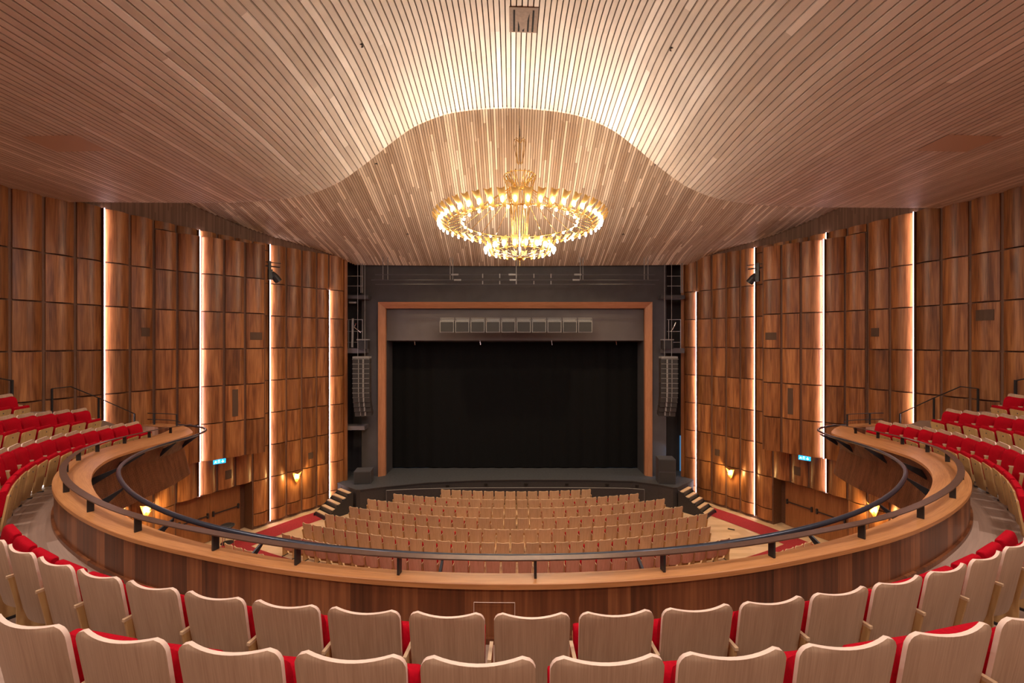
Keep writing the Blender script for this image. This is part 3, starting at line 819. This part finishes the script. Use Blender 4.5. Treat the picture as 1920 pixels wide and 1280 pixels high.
# stalls rows
X0 = .12
rowsS = [(20.05, -3.42, 3.80), (19.0, -5.54, 5.92), (18.04, -6.52, 6.90), (17.0, -7.0, 7.36), (15.98, -7.70, 8.07), (14.91, -8.20, 7.62), (13.84, -8.50, 7.85)]
for r, (zc, xl, xr) in enumerate(rowsS):
    R = 21.0; cy = zc+R
    a0 = math.asin((xl-X0)/R); a1 = math.asin((xr-X0)/R); n = int(round((a1-a0)*R/.525)); st = (a1-a0)/n
    for i in range(n):
        a = a0+st*(i+.5); x = X0+R*math.sin(a); y = cy-R*math.cos(a)
        lab = 'light wood stalls seat, %s in the %s row from the stage' % (nth(i, n), ORD[r+1])
        put(protoSe if i == 0 else protoS, x, y, 0, a, lab, 'stalls seats, %s row from the stage' % ORD[r+1])
for s, sn in ((-1, 'left'), (1, 'right')):
    R = 22.6; cy = 35.1; n = 6 if s > 0 else 4
    for i in range(n):
        a = s*(.4735 if s > 0 else .458)-s*.0235*i; x = X0+R*math.sin(a); y = cy-R*math.cos(a)
        lab = 'stalls seat behind the red cross aisle, %s %s the %s wall' % (ORD[i+1], 'beside' if i == 0 else 'from', sn)
        put(protoSe if i == 0 else protoS, x, y, 0, a, lab, 'seats behind the cross aisle, %s' % sn)

# ---------------------------------------------------------------- stage
SZ = 1.0
lip = [(-8.6, 21.0), (-8.04, 20.56), (-7.30, 20.0), (-7.12, 20.0), (-6.57, 20.22), (-5.99, 20.45), (-4.2, 21.02), (-2, 21.36), (0, 21.46), (2, 21.46), (4, 21.42), (5.98, 21.25), (7.1, 20.75), (7.66, 20.30), (7.85, 20.30), (8.3, 20.7), (9.1, 21.4)]
st = MB(); st.grid([[(x, y, SZ) for x, y in lip], [(x*1.15, 26, SZ) for x, y in lip]])
tag(st.build('floor_stage', M['stage']), kind='structure')
sf = MB(); sf.grid([[(x, y, 0) for x, y in lip], [(x, y, SZ-.04) for x, y in lip], [(x, y-.03, SZ-.04) for x, y in lip], [(x, y-.03, SZ) for x, y in lip], [(x, y, SZ) for x, y in lip]])
tag(sf.build('wall_stage_front', M['stagefront']), kind='structure')
for i, x in enumerate((-3.2, -1.3, .7, 2.75, 4.75, 6.2)):
    y = itp(x, lip); m = MB(); m.box((x, y-.04, SZ-.22), (.16, .08, .10)); tag(m.build('stage_socket', M['void']), 'small black box on the stage front, %s' % ['leftmost', 'second from left', 'third from left', 'third from right', 'second from right', 'rightmost'][i], 'socket', 'sockets on the stage front')
pr = MB(); pp = [(-5.94, 20.2), (-4.6, 20.42), (-2.3, 20.55), (0, 20.58), (2.3, 20.6), (4.6, 20.55), (5.6, 20.5), (6.3, 20.35)]
pp = [(p.x, p.y, 0) for p in cr([(x, y, 0) for x, y in pp], 4)]
po = empty('pit_rail'); tag(po, 'low curved charcoal pit rail in front of the stage', 'pit rail')
pr.sweep(pp, [(0, 0), (.05, 0), (.05, .89), (0, .89)]); pr.build('panel', M['stagefront'], po)
m = MB(); m.sweep(pp, [(-.005, .89), (.055, .89), (.055, .90), (-.005, .90)]); m.build('edge_trim', M['spkrim'], po)
for p in (pp[0], pp[-1]):
    m = MB(); m.box((p[0], p[1]-.02, .45), (.025, .02, .9)); m.build('edge_post', M['spkrim'], po)

# proscenium wall
pw = MB(); WY = 22.0
def rect(mb, x0, x1, z0, z1, y, mi=0): mb.face([(x0, y, H+z0), (x1, y, H+z0), (x1, y, H+z1), (x0, y, H+z1)], mi)
OX0, OX1, OT = -6.87, 7.20, 2.07
rect(pw, -7.75, OX0, -6.9, 5.0, WY); rect(pw, OX1, 7.95, -6.9, 5.0, WY); rect(pw, OX0, OX1, OT-.1, 5.0, WY)
for x in (-7.75, 7.95): pw.face([(x, WY, SZ), (x, 22.95, SZ), (x, 22.95, H+5), (x, WY, H+5)])
rect(pw, -11, -7.75, -6.9, 5, 22.95); rect(pw, 7.95, 11.5, -6.9, 5, 22.95)
pw.face([(-11, 21, SZ), (-11, 22.95, SZ), (-11, 22.95, H+5), (-11, 21, H+5)]); pw.face([(11.5, 21, SZ), (11.5, 22.95, SZ), (11.5, 22.95, H+5), (11.5, 21, H+5)])
tag(pw.build('wall_stage', M['darkwall']), kind='structure')
# frame
fr = empty('proscenium_arch'); tag(fr, 'wide cherry wood frame around the stage opening', 'frame')
def bar(o0, o1, i0, i1, mat, nm):
    m = MB(); yo, yi = WY-.12, WY+.10
    A = [(o0[0], yo, H+o0[1]), (o1[0], yo, H+o1[1]), (i1[0], yi, H+i1[1]), (i0[0], yi, H+i0[1])]
    B = [(a[0], 22.3, a[2]) for a in A]
    m.face(A); m.face(B[::-1])
    for k in range(4): m.face([A[k], B[k], B[(k+1) % 4], A[(k+1) % 4]])
    m.build(nm, mat, fr)
w = .31
bar((OX0, -6.9), (OX0, OT), (OX0+w, -6.9), (OX0+w, OT-w), M['frame'], 'upright')
bar((OX1, -6.9), (OX1, OT), (OX1-w, -6.9), (OX1-w, OT-w), M['frame'], 'upright')
bar((OX0, OT), (OX1, OT), (OX0+w, OT-w), (OX1-w, OT-w), M['framehor'], 'head')
IX0, IX1 = OX0+w, OX1-w
vl = MB(); vl.box(((IX0+IX1)/2, 22.5, H+.95), (IX1-IX0, .3, 1.72)); va = vl.build('stage_header', M['valance']); tag(va, 'grey header panel filling the top of the stage opening', 'header')
rt = MB()
for x in (IX0, IX1): rt.face([(x, 22.3, SZ), (x, 23.6, SZ), (x, 23.6, H+.5), (x, 22.3, H+.5)])
rt.face([(IX0, 22.65, H+.10), (IX1, 22.65, H+.10), (IX1, 23.6, H-.0), (IX0, 23.6, H-.0)])
tag(rt.build('trim_4', M['darkwall']), kind='structure')
cu = MB(); rows = [[], []]
for k in range(141):
    x = -7.0+14.4*k/140; yy = 23.4+.03*math.sin(k*.9)+.02*math.sin(k*.37)
    rows[0].append((x, yy, SZ+.05)); rows[1].append((x, yy, H+.6))
cu.grid(rows); cuo = cu.build('stage_curtain', M['curtain'], smooth=True); tag(cuo, 'closed black curtain filling the stage opening', 'curtain')
m = MB(); m.box((-5.7, 23.9, SZ+.04), (2.0, .02, .05)); m.box((5.8, 23.9, SZ+.04), (2.4, .02, .05)); tag(m.build('floor_light', M['bluelight']), 'thin blue light line under the stage curtain edge', 'light')
# blue lit opening at the right of the stage
m = MB(); m.face([(9.0, 22.9, SZ), (9.75, 22.9, SZ), (9.75, 22.9, H-5.0), (9.0, 22.9, H-5.0)]); tag(m.build('side_opening', M['bluelight']), 'narrow blue lit backstage opening right of the stage', 'opening')
for i, x in enumerate((-1.67*1.02, 2.05, 5.45)[0:3]):
    pass
for i, px in enumerate((777, 900, 1034, 1155)):
    x = (px-960)/800*22.7; m = MB(); m.tube([(x, 22.7, H+.12), (x+.03, 22.7, H-.14)], .02, 6)
    tag(m.build('cable_clip', M['chrome']), 'small silver hook under the stage header, %s' % ['leftmost', 'second from left', 'second from right', 'rightmost'][i], 'hook', 'hooks under the stage header')

# stage stairs
for s, sn, O_, D_, N_ in ((-1, 'left', (-8.20, 20.50), (-.62, -.78), (.78, -.62)), (1, 'right', (8.52, 20.72), (.70, -.71), (-.71, -.70))):
    t = empty('stage_stairs'); tag(t, 'black stairs with pale treads up to the %s of the stage' % sn, 'stairs')
    D = Vector(D_).normalized(); Nn = Vector(N_).normalized(); rz = math.atan2(D.y, D.x); NS = 5; wd = 1.0; rn = .26; O_ = Vector(O_)
    for k in range(NS):
        z = SZ-.02-.18*(k+.35); c = O_+D*(rn*(k+.5))+Nn*(wd/2)
        m = MB(); m.box((c.x, c.y, z-.013), (rn*.62, wd-.06, .034), rz); m.build('tread', M['edge2'], t)
        m = MB(); m.box((c.x, c.y, (z-.03)/2), (rn, wd-.06, z-.03), rz); m.build('riser', M['black'], t)
    for e in (0, 1):
        m = MB(); b = O_+Nn*(wd*e); q = b+D*(rn*NS+.05)
        P = [(b.x, b.y, 0), (q.x, q.y, 0), (q.x, q.y, .10), (b.x, b.y, SZ-.02)]
        Q = [(p[0]+Nn.x*.03, p[1]+Nn.y*.03, p[2]) for p in P]
        m.face(P); m.face(Q[::-1])
        for k in range(4): m.face([P[k], Q[k], Q[(k+1) % 4], P[(k+1) % 4]])
        m.build('side_board', M['black'], t)

# speakers ---------------------------------------------------
sp = None
for i in range(10):
    x = (837.8+28.84*i-960)/800*21.2
    if sp is None:
        sp = empty('loudspeaker')
        m = MB(); m.box((0, .22, -.29), (.70, .44, .56)); m.build('cabinet', M['spkrim'], sp)
        m = MB(); m.box((0, -.012, -.29), (.62, .03, .48)); m.build('grille', M['spk'], sp)
        m = MB(); m.box((0, .15, .06), (.62, .03, .10)); m.tube([(-.34, .1, 0), (-.34, .1, .14), (.34, .1, .14), (.34, .1, 0)], .018, 6); m.build('bracket', M['spkrim'], sp)
        o = sp
    else: o = copy_tree(sp)
    o.location = (x, 21.2, H+1.06)
    tag(o, 'square grey loudspeaker under the stage frame, %s' % nth(i, 10), 'loudspeaker', 'row of loudspeakers above the stage opening')
for s, sn, px in ((-1, 'left', 677), (1, 'right', 1255)):
    a = empty('line_array'); tag(a, 'hanging curved column of black speaker boxes %s of the stage' % sn, 'loudspeaker')
    x = (px-960)/800*20.9
    for k in range(12):
        z = H-.82-.236*k; y = 20.9+.012*max(0, k-6)**2; m = MB(); m.box((x, y+.15, z-.11), (.80, .42, .222), s*-.12, tilt=.03*max(0, k-5)); b = m.build('speaker_box', M['spk'], a)
        m = MB(); m.box((x, y-.068, z-.002), (.81, .03, .020), s*-.12); m.box((x-.13*s, y-.075, z-.11), (.07, .03, .20), s*-.12); m.box((x+.10*s, y-.075, z-.11), (.03, .03, .20), s*-.12); m.build('trim', M['spkrim'], b)
    m = MB(); m.tube([(x-.2, 21, H-.8), (x-.2, 21.0, H+3.9)], .012, 5); m.tube([(x+.15, 21, H-.8), (x+.15, 21.0, H+3.9)], .012, 5); m.box((x, 21.05, H-.74), (.8, .4, .09)); m.build('rigging', M['spkrim'], a)
# stacked subs on stage
def sub(x, y, z, rz, lab, h=.62):
    t = empty('bass_speaker', (x, y, z), rz); tag(t, lab, 'loudspeaker')
    m = MB(); m.box((0, .35, h/2), (.80, .70, h)); m.build('cabinet', M['subcab'], t)
    m = MB(); m.box((0, -.005, h/2), (.74, .03, h-.07)); m.build('grille', M['spk'], t)
sub(-7.28, 20.75, SZ, .12, 'grey bass speaker on the stage floor, left of the frame')
sub(7.55, 20.75, SZ, -.12, 'lower grey bass speaker of the stack at the right of the stage', .60)
sub(7.55, 20.75, SZ+.605, -.12, 'upper grey bass speaker of the stack at the right of the stage', .60)
# lighting towers
for s, sn in ((-1, 'left'), (1, 'right')):
    t = empty('lighting_tower'); tag(t, 'dark lighting gallery with rails and lamps %s of the stage' % sn, 'lighting tower')
    xa, xb = (-8.35, -7.55) if s < 0 else (7.85, 8.55)
    y = 21.6
    def tb(pts, r=.018, mt='spkrim', nm='bar'): m = MB(); m.tube(pts, r, 6); m.build(nm, M[mt], t)
    for z in (3.35, 2.85): tb([(xa, y, H+z), (xb, y, H+z)])
    for x in (xa+.7, xa+.78): tb([(x, y, H+2.5), (x, y, H+4.1)])
    for z in (1.15, .55, 0.0): tb([(xa, y, H+z), (xb, y, H+z)])
    for x in (xa+.08, xb-.02): tb([(x, y, H-.4), (x, y, H+1.15)])
    m = MB(); m.box(((xa+xb)/2+s*-.1, y+.1, H+2.28), (1.2, .5, .18)); m.build('platform', M['darkwall'], t)
    m = MB(); m.box(((xa+xb)/2+s*-.05, y+.1, H-.42), (1.05, .5, .24)); m.build('platform', M['valance'], t)
    if s < 0:
        m = MB(); m.box(((xa+xb)/2, y+.1, H-4.3), (1.1, .6, .20)); m.build('platform', M['valance'], t)
        m = MB(); m.tube([(xa+.33, y-.1, H+1.2), (xa+.30, y-.1, H-.25)], .055, 8); m.tube([(xa+.15, y-.1, H+2.0), (xa+.5, y-.1, H+2.0)], .05, 8); m.build('lamp_tube', M['chrome'] if False else M['spkrim'], t)
        m = MB(); m.tube([(xa+.5, y-.15, H+.95), (xa+.42, y-.15, H+.75), (xa+.75, y-.15, H+.5)], .022, 6); m.build('clamp', M['chrome'], t)
    else:
        m = MB(); m.tube([(xa+.15, y-.15, H+.55), (xa+.3, y-.15, H+.8), (xa+.38, y-.15, H+1.0)], .025, 6); m.build('clamp', M['chrome'], t)
    xx_ = xb+.12 if s < 0 else xa-.10
    m = MB(); m.box((xx_, y-.25, H-.12), (.52, .3, .42)); m.build('wedge_speaker', M['black'], t)
    m = MB(); m.box((xx_, y-.27, H+.13), (.56, .34, .05)); m.build('shelf', M['spkrim'], t)

# lighting bar above the frame
lbm = empty('lighting_bar'); tag(lbm, 'long dark triple lighting pipes hanging above the stage frame', 'lighting bar')
for z, xa, xb in ((3.31, -6.7, 7.0), (3.05, -6.9, 7.2), (2.84, -6.7, 7.0)):
    m = MB(); m.tube([(xa, 20.9, H+z), (xb, 20.9, H+z)], .022, 6); m.build('pipe', M['subcab'], lbm)
for px in (718, 727, 844, 849, 968, 1088, 1093, 1208, 1215):
    x = (px-960)/800*20.9; m = MB(); m.tube([(x, 20.9, H+3.05), (x, 20.9, H+4.15)], .016, 5); m.build('hanger', M['spkrim'], lbm)
for px in (905, 937, 1001, 1033, 968):
    x = (px-960)/800*20.9; m = MB(); m.box((x, 20.87, H+3.25), (.05, .04, .20)); m.box((x, 20.87, H+2.92), (.05, .04, .16)); m.build('clamp', M['chrome'] if 0 else M['spkrim'], lbm)
for px, z in ((853, 3.31), (858, 3.05), (960, 3.31), (962, 3.05), (1083, 3.31), (1080, 3.05)):
    x = (px-960)/800*20.9; m = MB(); m.box((x, 20.86, H+z), (.34, .05, .08)); m.build('junction_box', M['spkrim'], lbm)

# ---------------------------------------------------------------- chandelier
CX, CY = .265, 14.5
ch = empty('chandelier', (CX, CY, 0)); tag(ch, 'huge round brass chandelier with a ring of glowing notched shades', 'chandelier')
def petal(mb, r0, z0, r1, z1, w0, w1, a, notch=.07, mi=0):
    ca, sa = math.cos(a), math.sin(a); K = 6; J = 5; rows = []
    for j in range(J+1):
        v = j/J; row = []
        for k in range(K+1):
            u = -1+2*k/K; ww = w0+(w1-w0)*v**.8
            vv = v-(notch*(1-abs(u))*1.6 if j == J else 0)
            rr = r0+(r1-r0)*vv+.035*math.sin(PI*vv)-.03*u*u; zz = z0+(z1-z0)*vv
            tx = u*ww/2
            row.append((rr*ca-tx*sa, rr*sa+tx*ca, H+zz))
        rows.append(row)
    mb.grid(rows, mi)
    mb.grid([[(x*1.004, y*1.004, z-.006) for x, y, z in r] for r in rows], mi, flip=True)
    mb.grid([rows[-1], [(x*1.004, y*1.004, z-.006) for x, y, z in rows[-1]]], mi)
NP = 48
for i in range(NP):
    a = 2*PI*(i+.5)/NP
    m = MB(); petal(m, 2.46, 3.84, 2.95, 4.25, .09, .24, a); sh = m.build('shade', M['goldpetal'], ch); smooth_by_angle(sh, 40)
    m = MB(); ca, sa = math.cos(a), math.sin(a)
    m.lathe((2.73*ca, 2.73*sa, H+3.97), [(.0001, -.09), (.030, -.06), (.042, 0), (.034, .06), (.0001, .10)], 8); m.build('bulb', M['bulb'], sh, smooth=True)
m = MB()
for i in range(NP):
    a = 2*PI*(i+.5)/NP; ca, sa = math.cos(a), math.sin(a)
    m.tube([(2.44*ca, 2.44*sa, H+3.90), (1.98*ca, 1.98*sa, H+4.06)], .010, 5)
    b = a+.035; m.tube([(2.40*ca, 2.40*sa, H+3.92), (2.47*math.cos(b), 2.47*math.sin(b), H+3.84), (2.36*math.cos(b), 2.36*math.sin(b), H+3.86)], .008, 5)
m.build('arms', M['gold'], ch, smooth=True)['kind'] = 'stuff'
def ring(r, z, t, nm='ring', mat='gold'):
    m = MB(); m.tube([(r*math.cos(2*PI*k/72), r*math.sin(2*PI*k/72), H+z) for k in range(73)], t, 8, cap=False); return m.build(nm, M[mat], ch, smooth=True)
ring(1.98, 4.06, .028); ring(2.42, 3.92, .014); ring(.92, 3.05, .018); ring(.55, 5.62, .012)
for i in range(24):
    a = 2*PI*(i+.25)/24; m = MB(); m.sphere((1.93*math.cos(a), 1.93*math.sin(a), H+4.0), .040, 8); m.build('bulb', M['bulb'], ch, smooth=True)
for i in range(20):
    a = 2*PI*(i+.5)/20; m = MB(); m.tube([(.22*math.cos(a), .22*math.sin(a), H+5.3), (1.96*math.cos(a), 1.96*math.sin(a), H+4.07)], .010, 5); m.build('tie_rod', M['gold'], ch)
m = MB()
for i in range(20):
    a = 2*PI*i/20; ca, sa = math.cos(a), math.sin(a)
    m.tube([(.22*ca, .22*sa, H+3.3), (.30*ca, .30*sa, H+4.3), (.46*ca, .46*sa, H+5.35), (.55*ca, .55*sa, H+5.62), (.50*ca, .50*sa, H+5.70), (.18*ca, .18*sa, H+5.30), (.08*ca, .08*sa, H+5.2)], .013, 5)
m.build('column_tubes', M['gold'], ch, smooth=True)
m = MB()
for i in range(8):
    a = 2*PI*i/8; ca, sa = math.cos(a), math.sin(a)
    m.tube([(.05*ca, .05*sa, H+6.05), (.10*ca, .10*sa, H+6.1), (.20*ca, .20*sa, H+6.75), (.18*ca, .18*sa, H+6.9), (.10*ca, .10*sa, H+6.88), (.05*ca, .05*sa, H+6.8)], .010, 5)
m.build('finial_crown', M['gold'], ch, smooth=True)
m = MB(); m.tube([(0, 0, H+2.9), (0, 0, H+8.1)], .026, 8); m.build('stem', M['chrome'], ch)
for i in range(20):
    a = 2*PI*(i+.5)/20
    m = MB(); petal(m, .98, 2.98, 1.20, 3.38, .06, .22, a); sh = m.build('small_shade', M['goldpetal'], ch); smooth_by_angle(sh, 40)
    m = MB(); m.lathe((1.18*math.cos(a), 1.18*math.sin(a), H+3.12), [(.0001, -.09), (.030, -.06), (.042, 0), (.034, .06), (.0001, .10)], 8); m.build('bulb', M['bulb'], sh, smooth=True)
m = MB()
for i in range(20):
    a = 2*PI*i/20; ca, sa = math.cos(a), math.sin(a)
    m.tube([(.06*ca, .06*sa, H+2.90), (.5*ca, .5*sa, H+2.98), (.92*ca, .92*sa, H+3.10)], .009, 5)
m.build('bowl_tubes', M['chrome'], ch, smooth=True)
m = MB(); m.sphere((0, 0, H+2.86), .085, 12); m.tube([(0, 0, H+2.8), (.0, 0, H+2.58)], .013, 6); m.build('bottom_ball', M['gold'], ch, smooth=True)
for i in range(12):
    a = 2*PI*(i+.5)/12; lamp('chandelier_light', 'POINT', (CX+2.72*math.cos(a), CY+2.72*math.sin(a), H+4.22), 18, (1.0, .86, .70), .08)
for i in range(4):
    a = 2*PI*(i+.5)/4; lamp('chandelier_light', 'POINT', (CX+.7*math.cos(a), CY+.7*math.sin(a), H+3.35), 28, (1.0, .84, .66), .08)
for i, a in enumerate((-150, -120, -90, -60, -30)):  # spots added at the rim to brighten the near ceiling edge
    a = math.radians(a); x, y = CX+2.5*math.cos(a), CY+2.5*math.sin(a)
    lamp('ceiling_edge_fill', 'SPOT', (x, y, H+4.4), 130, (1.0, .90, .78), .1, (x*1.25, 11.9, H+znear(x, 12)), 95, 1.0)

# ---------------------------------------------------------------- wall lamps, signs, spots, small things
def sconce(p, q, side, z, lab):
    d, n = inward(p, q, side); c = Vector(((p[0]+q[0])/2, (p[1]+q[1])/2))+n*.15; rz = math.atan2(n.y, n.x)
    t = empty('wall_lamp', (c.x, c.y, H+z), rz); tag(t, lab, 'wall lamp', 'brass wall lamps')
    for w0, w1, x0, x1, nm in ((.06, .42, .06, .20, 'shade'), (.04, .18, .10, .26, 'front_shade')):
        m = MB(); K = 6; rows = []
        for j in range(6):
            v = j/5; row = []
            for k in range(K+1):
                u = -1+2*k/K; ww = (w0+(w1-w0)*v)/2; zz = -.22+.46*v-(.09*(1-abs(u)) if j == 5 else 0)
                if nm == 'front_shade': zz = -.26+.26*v
                row.append((x0+(x1-x0)*v-.04*u*u*v, u*ww, zz))
            rows.append(row)
        m.grid(rows); m.grid([[(x+.006, y, zz) for x, y, zz in r] for r in rows], flip=True); smooth_by_angle(m.build(nm, M['goldpetal'], t), 40)
    m = MB(); m.sphere((.17, 0, -.06), .045, 8); m.build('bulb', M['sconceglow'], t, smooth=True)
    m = MB(); m.box((.0, 0, -.05), (.10, .08, .16)); m.build('wall_plate', M['gold'], t)
    v = c+n*.24; lamp('wall_lamp_light', 'POINT', (v.x, v.y, H+z-.02), 38, AMBER, .05)
def joint(side, j): return (LWx if side < 0 else RWx)[NE+j]
sconce(joint(-1, 12), joint(-1, 13), -1, -6.10, 'glowing brass wall lamp on the left wall near the stage stairs')
sconce(joint(1, 12), joint(1, 13), 1, -6.10, 'glowing brass wall lamp on the right wall near the stage stairs')
sconce(joint(-1, 4), joint(-1, 5), -1, -5.70, 'glowing brass wall lamp under the left balcony arm')
sconce(joint(1, 4), joint(1, 5), 1, -5.85, 'glowing brass wall lamp under the right balcony arm')
for side, B, sn in ((-1, BAYL, 'left'), (1, BAYR, 'right')):
    p, q = B[2], B[3]; d, n = inward(p, q, side)
    c = Vector(p)+d*(.62)+n*(-.12); rz = math.atan2(d.y, d.x)
    t = empty('exit_sign', (c.x, c.y, H-4.56), rz if side < 0 else rz+PI); tag(t, 'blue lit exit sign hanging under the %s wall bay' % sn, 'sign')
    m = MB(); m.box((0, 0, 0), (.40, .04, .17)); m.build('sign_face', M['signblue'], t)
    m = MB(); y = -.024
    for (x0, z0, x1, z1, r) in ((-.12, .045, -.12, .046, .014), (-.12, .03, -.135, -.01, .010), (-.135, -.01, -.10, -.03, .008), (-.10, -.03, -.10, -.055, .008), (-.135, -.01, -.165, -.05, .008), (-.12, .02, -.085, 0, .006), (-.12, .02, -.16, .01, .006),
                                (.10, .05, .10, -.045, .012), (.10, -.05, .06, -.005, .010), (.10, -.05, .14, -.005, .010), (-.045, .055, -.045, -.055, .006), (-.045, .055, 0, .055, .006), (0, .055, 0, -.055, .006)):
        m.tube([(x0, y, z0), (x1, y, z1+1e-4)], r, 6)
    m.build('pictogram', M['signwhite'], t)
    # spot lamp at the stage end of the bay
    p = Vector(B[-1]); d, n = inward(B[-2], B[-1], side); c = p+d*.16+n*.02
    t = empty('spotlight', (c.x, c.y, H+3.05), math.atan2(d.y, d.x)); tag(t, 'black spotlight on a bracket at the end of the %s wall bay' % sn, 'spotlight')
    m = MB(); m.tube([(-.15, 0, .22), (.42, 0, .22)], .018, 6); m.tube([(-.15, 0, .06), (.38, 0, .06)], .03, 6); m.box((0, 0, .05), (.10, .10, .45)); m.build('bracket', M['black'], t)
    m = MB(); m.box((.02, 0, -.28), (.14, .2, .42)); m.build('yoke', M['black'], t)
    m = MB(); m.lathe((0, 0, 0), [(.0001, -.22), (.10, -.22), (.14, -.05), (.15, .22), (.13, .22), (.0001, .16)], 14); b = m.build('lamp_body', M['black'], t)
    b.location = (.20, 0, -.36); b.rotation_euler = (0, math.radians(140), 0)
    m = MB(); m.lathe((0, 0, 0), [(.0001, .2), (.12, .2)], 14); l = m.build('lens', M['lens'], b)
# bar table by the left door
t = empty('round_table', (-10.62, 15.9, 0)); tag(t, 'tall table with round black top in front of the left double door', 'table')
m = MB(); m.lathe((0, 0, 1.04), [(.0001, 0), (.25, 0), (.26, .02), (.24, .05), (.15, .09), (.0001, .10)], 24); m.build('table_top', M['black'], t)
for k in range(3):
    a = 2*PI*k/3+.4; m = MB(); m.tube([(.17*math.cos(a), .17*math.sin(a), 1.04), (.24*math.cos(a), .24*math.sin(a), 0)], .013, 6); m.build('leg', M['chrome'], t)
m = MB(); m.lathe((0, 0, .42), [(.0001, 0), (.21, 0), (.21, .02), (.0001, .02)], 20); m.build('shelf', M['black'], t)
# step lights under the front balcony row
for s, sn in ((-1, 'left'), (1, 'right')):
    for i, d in enumerate((58, 61.1, 64.1, 67.1)):
        x, y = pol(10.16, s*d); m = MB(); m.box((x, y, FLZ-drop(y)+.018), (.20, .03, .015), math.radians(s*d))
        tag(m.build('step_light', M['stepled']), 'small white floor light under the lowest %s balcony row, %s from the picture edge' % (sn, ORD[i+1]), 'light', 'step lights %s' % sn)

# ---------------------------------------------------------------- house lights recessed in the slatted ceilings, plus added fill lamps
def downlight(x, y, fn, power, color, cone, target, lab, seen=True):
    z = H+fn(x, y)
    if seen:
        t = empty('downlight', (x, y, z)); tag(t, lab, 'downlight', 'recessed ceiling downlights')
        m = MB(); m.lathe((0, 0, 0), [(.055, .03), (.055, -.012), (.045, -.012), (.045, .02)], 14); m.build('bezel', M['black'], t)
    lamp('house_or_fill_light', 'SPOT', (x, y, z-.06), power, color, .12, target, cone, .9)
for i, (x, y) in enumerate(((-7.2, 15.4), (-4.9, 15.4), (-4.7, 19.2), (5.0, 19.2), (5.2, 15.4), (7.6, 15.4))):
    downlight(x, y, zfar, 520, (1.0, .74, .44), 100, (x*.75, y+.6, 0), 'tiny dark downlight hole in the far slatted ceiling, %s' % ['far left', 'left of the chandelier', 'left near the stage', 'right near the stage', 'right of the chandelier', 'far right'][i])
for i, (x, y) in enumerate(((-3.4, 9.6), (3.6, 9.6))):
    downlight(x, y, znear, 150, SOFT, 120, (x*1.1, y+2.5, 0), 'tiny downlight hole in the near slatted ceiling, %s of the hatch' % ['left', 'right'][i])
for x, y in ((-9, 5), (-5, 3), (0, 1.5), (5, 3), (9, 5), (-3, -2), (3, -2), (-8.5, -1), (8.5, -1)):  # unseen area lamps added overhead as soft fill, no fittings
    lamp('house_or_fill_light', 'AREA', (x, y, H+znear(x, y)-.08), 90, SOFT, .8, (x*.9, y+1.0, 0))
for s_ in (-1, 1):
    for x, y in ((9.3, 11.0), (8.2, 8.6), (10.3, 13.2)):
        lamp('under_balcony_light', 'SPOT', (s_*x, y, H-4.3), 80, (1.0, .78, .5), .1, (s_*(x+1.2), y+2.0, 0.0), 95, .9)
lamp('backstage_light', 'SPOT', (8.75, 21.70, 2.2), 22, (.25, .6, 1.0), .08, (7.7, 22.0, 2.0), 75, .3)
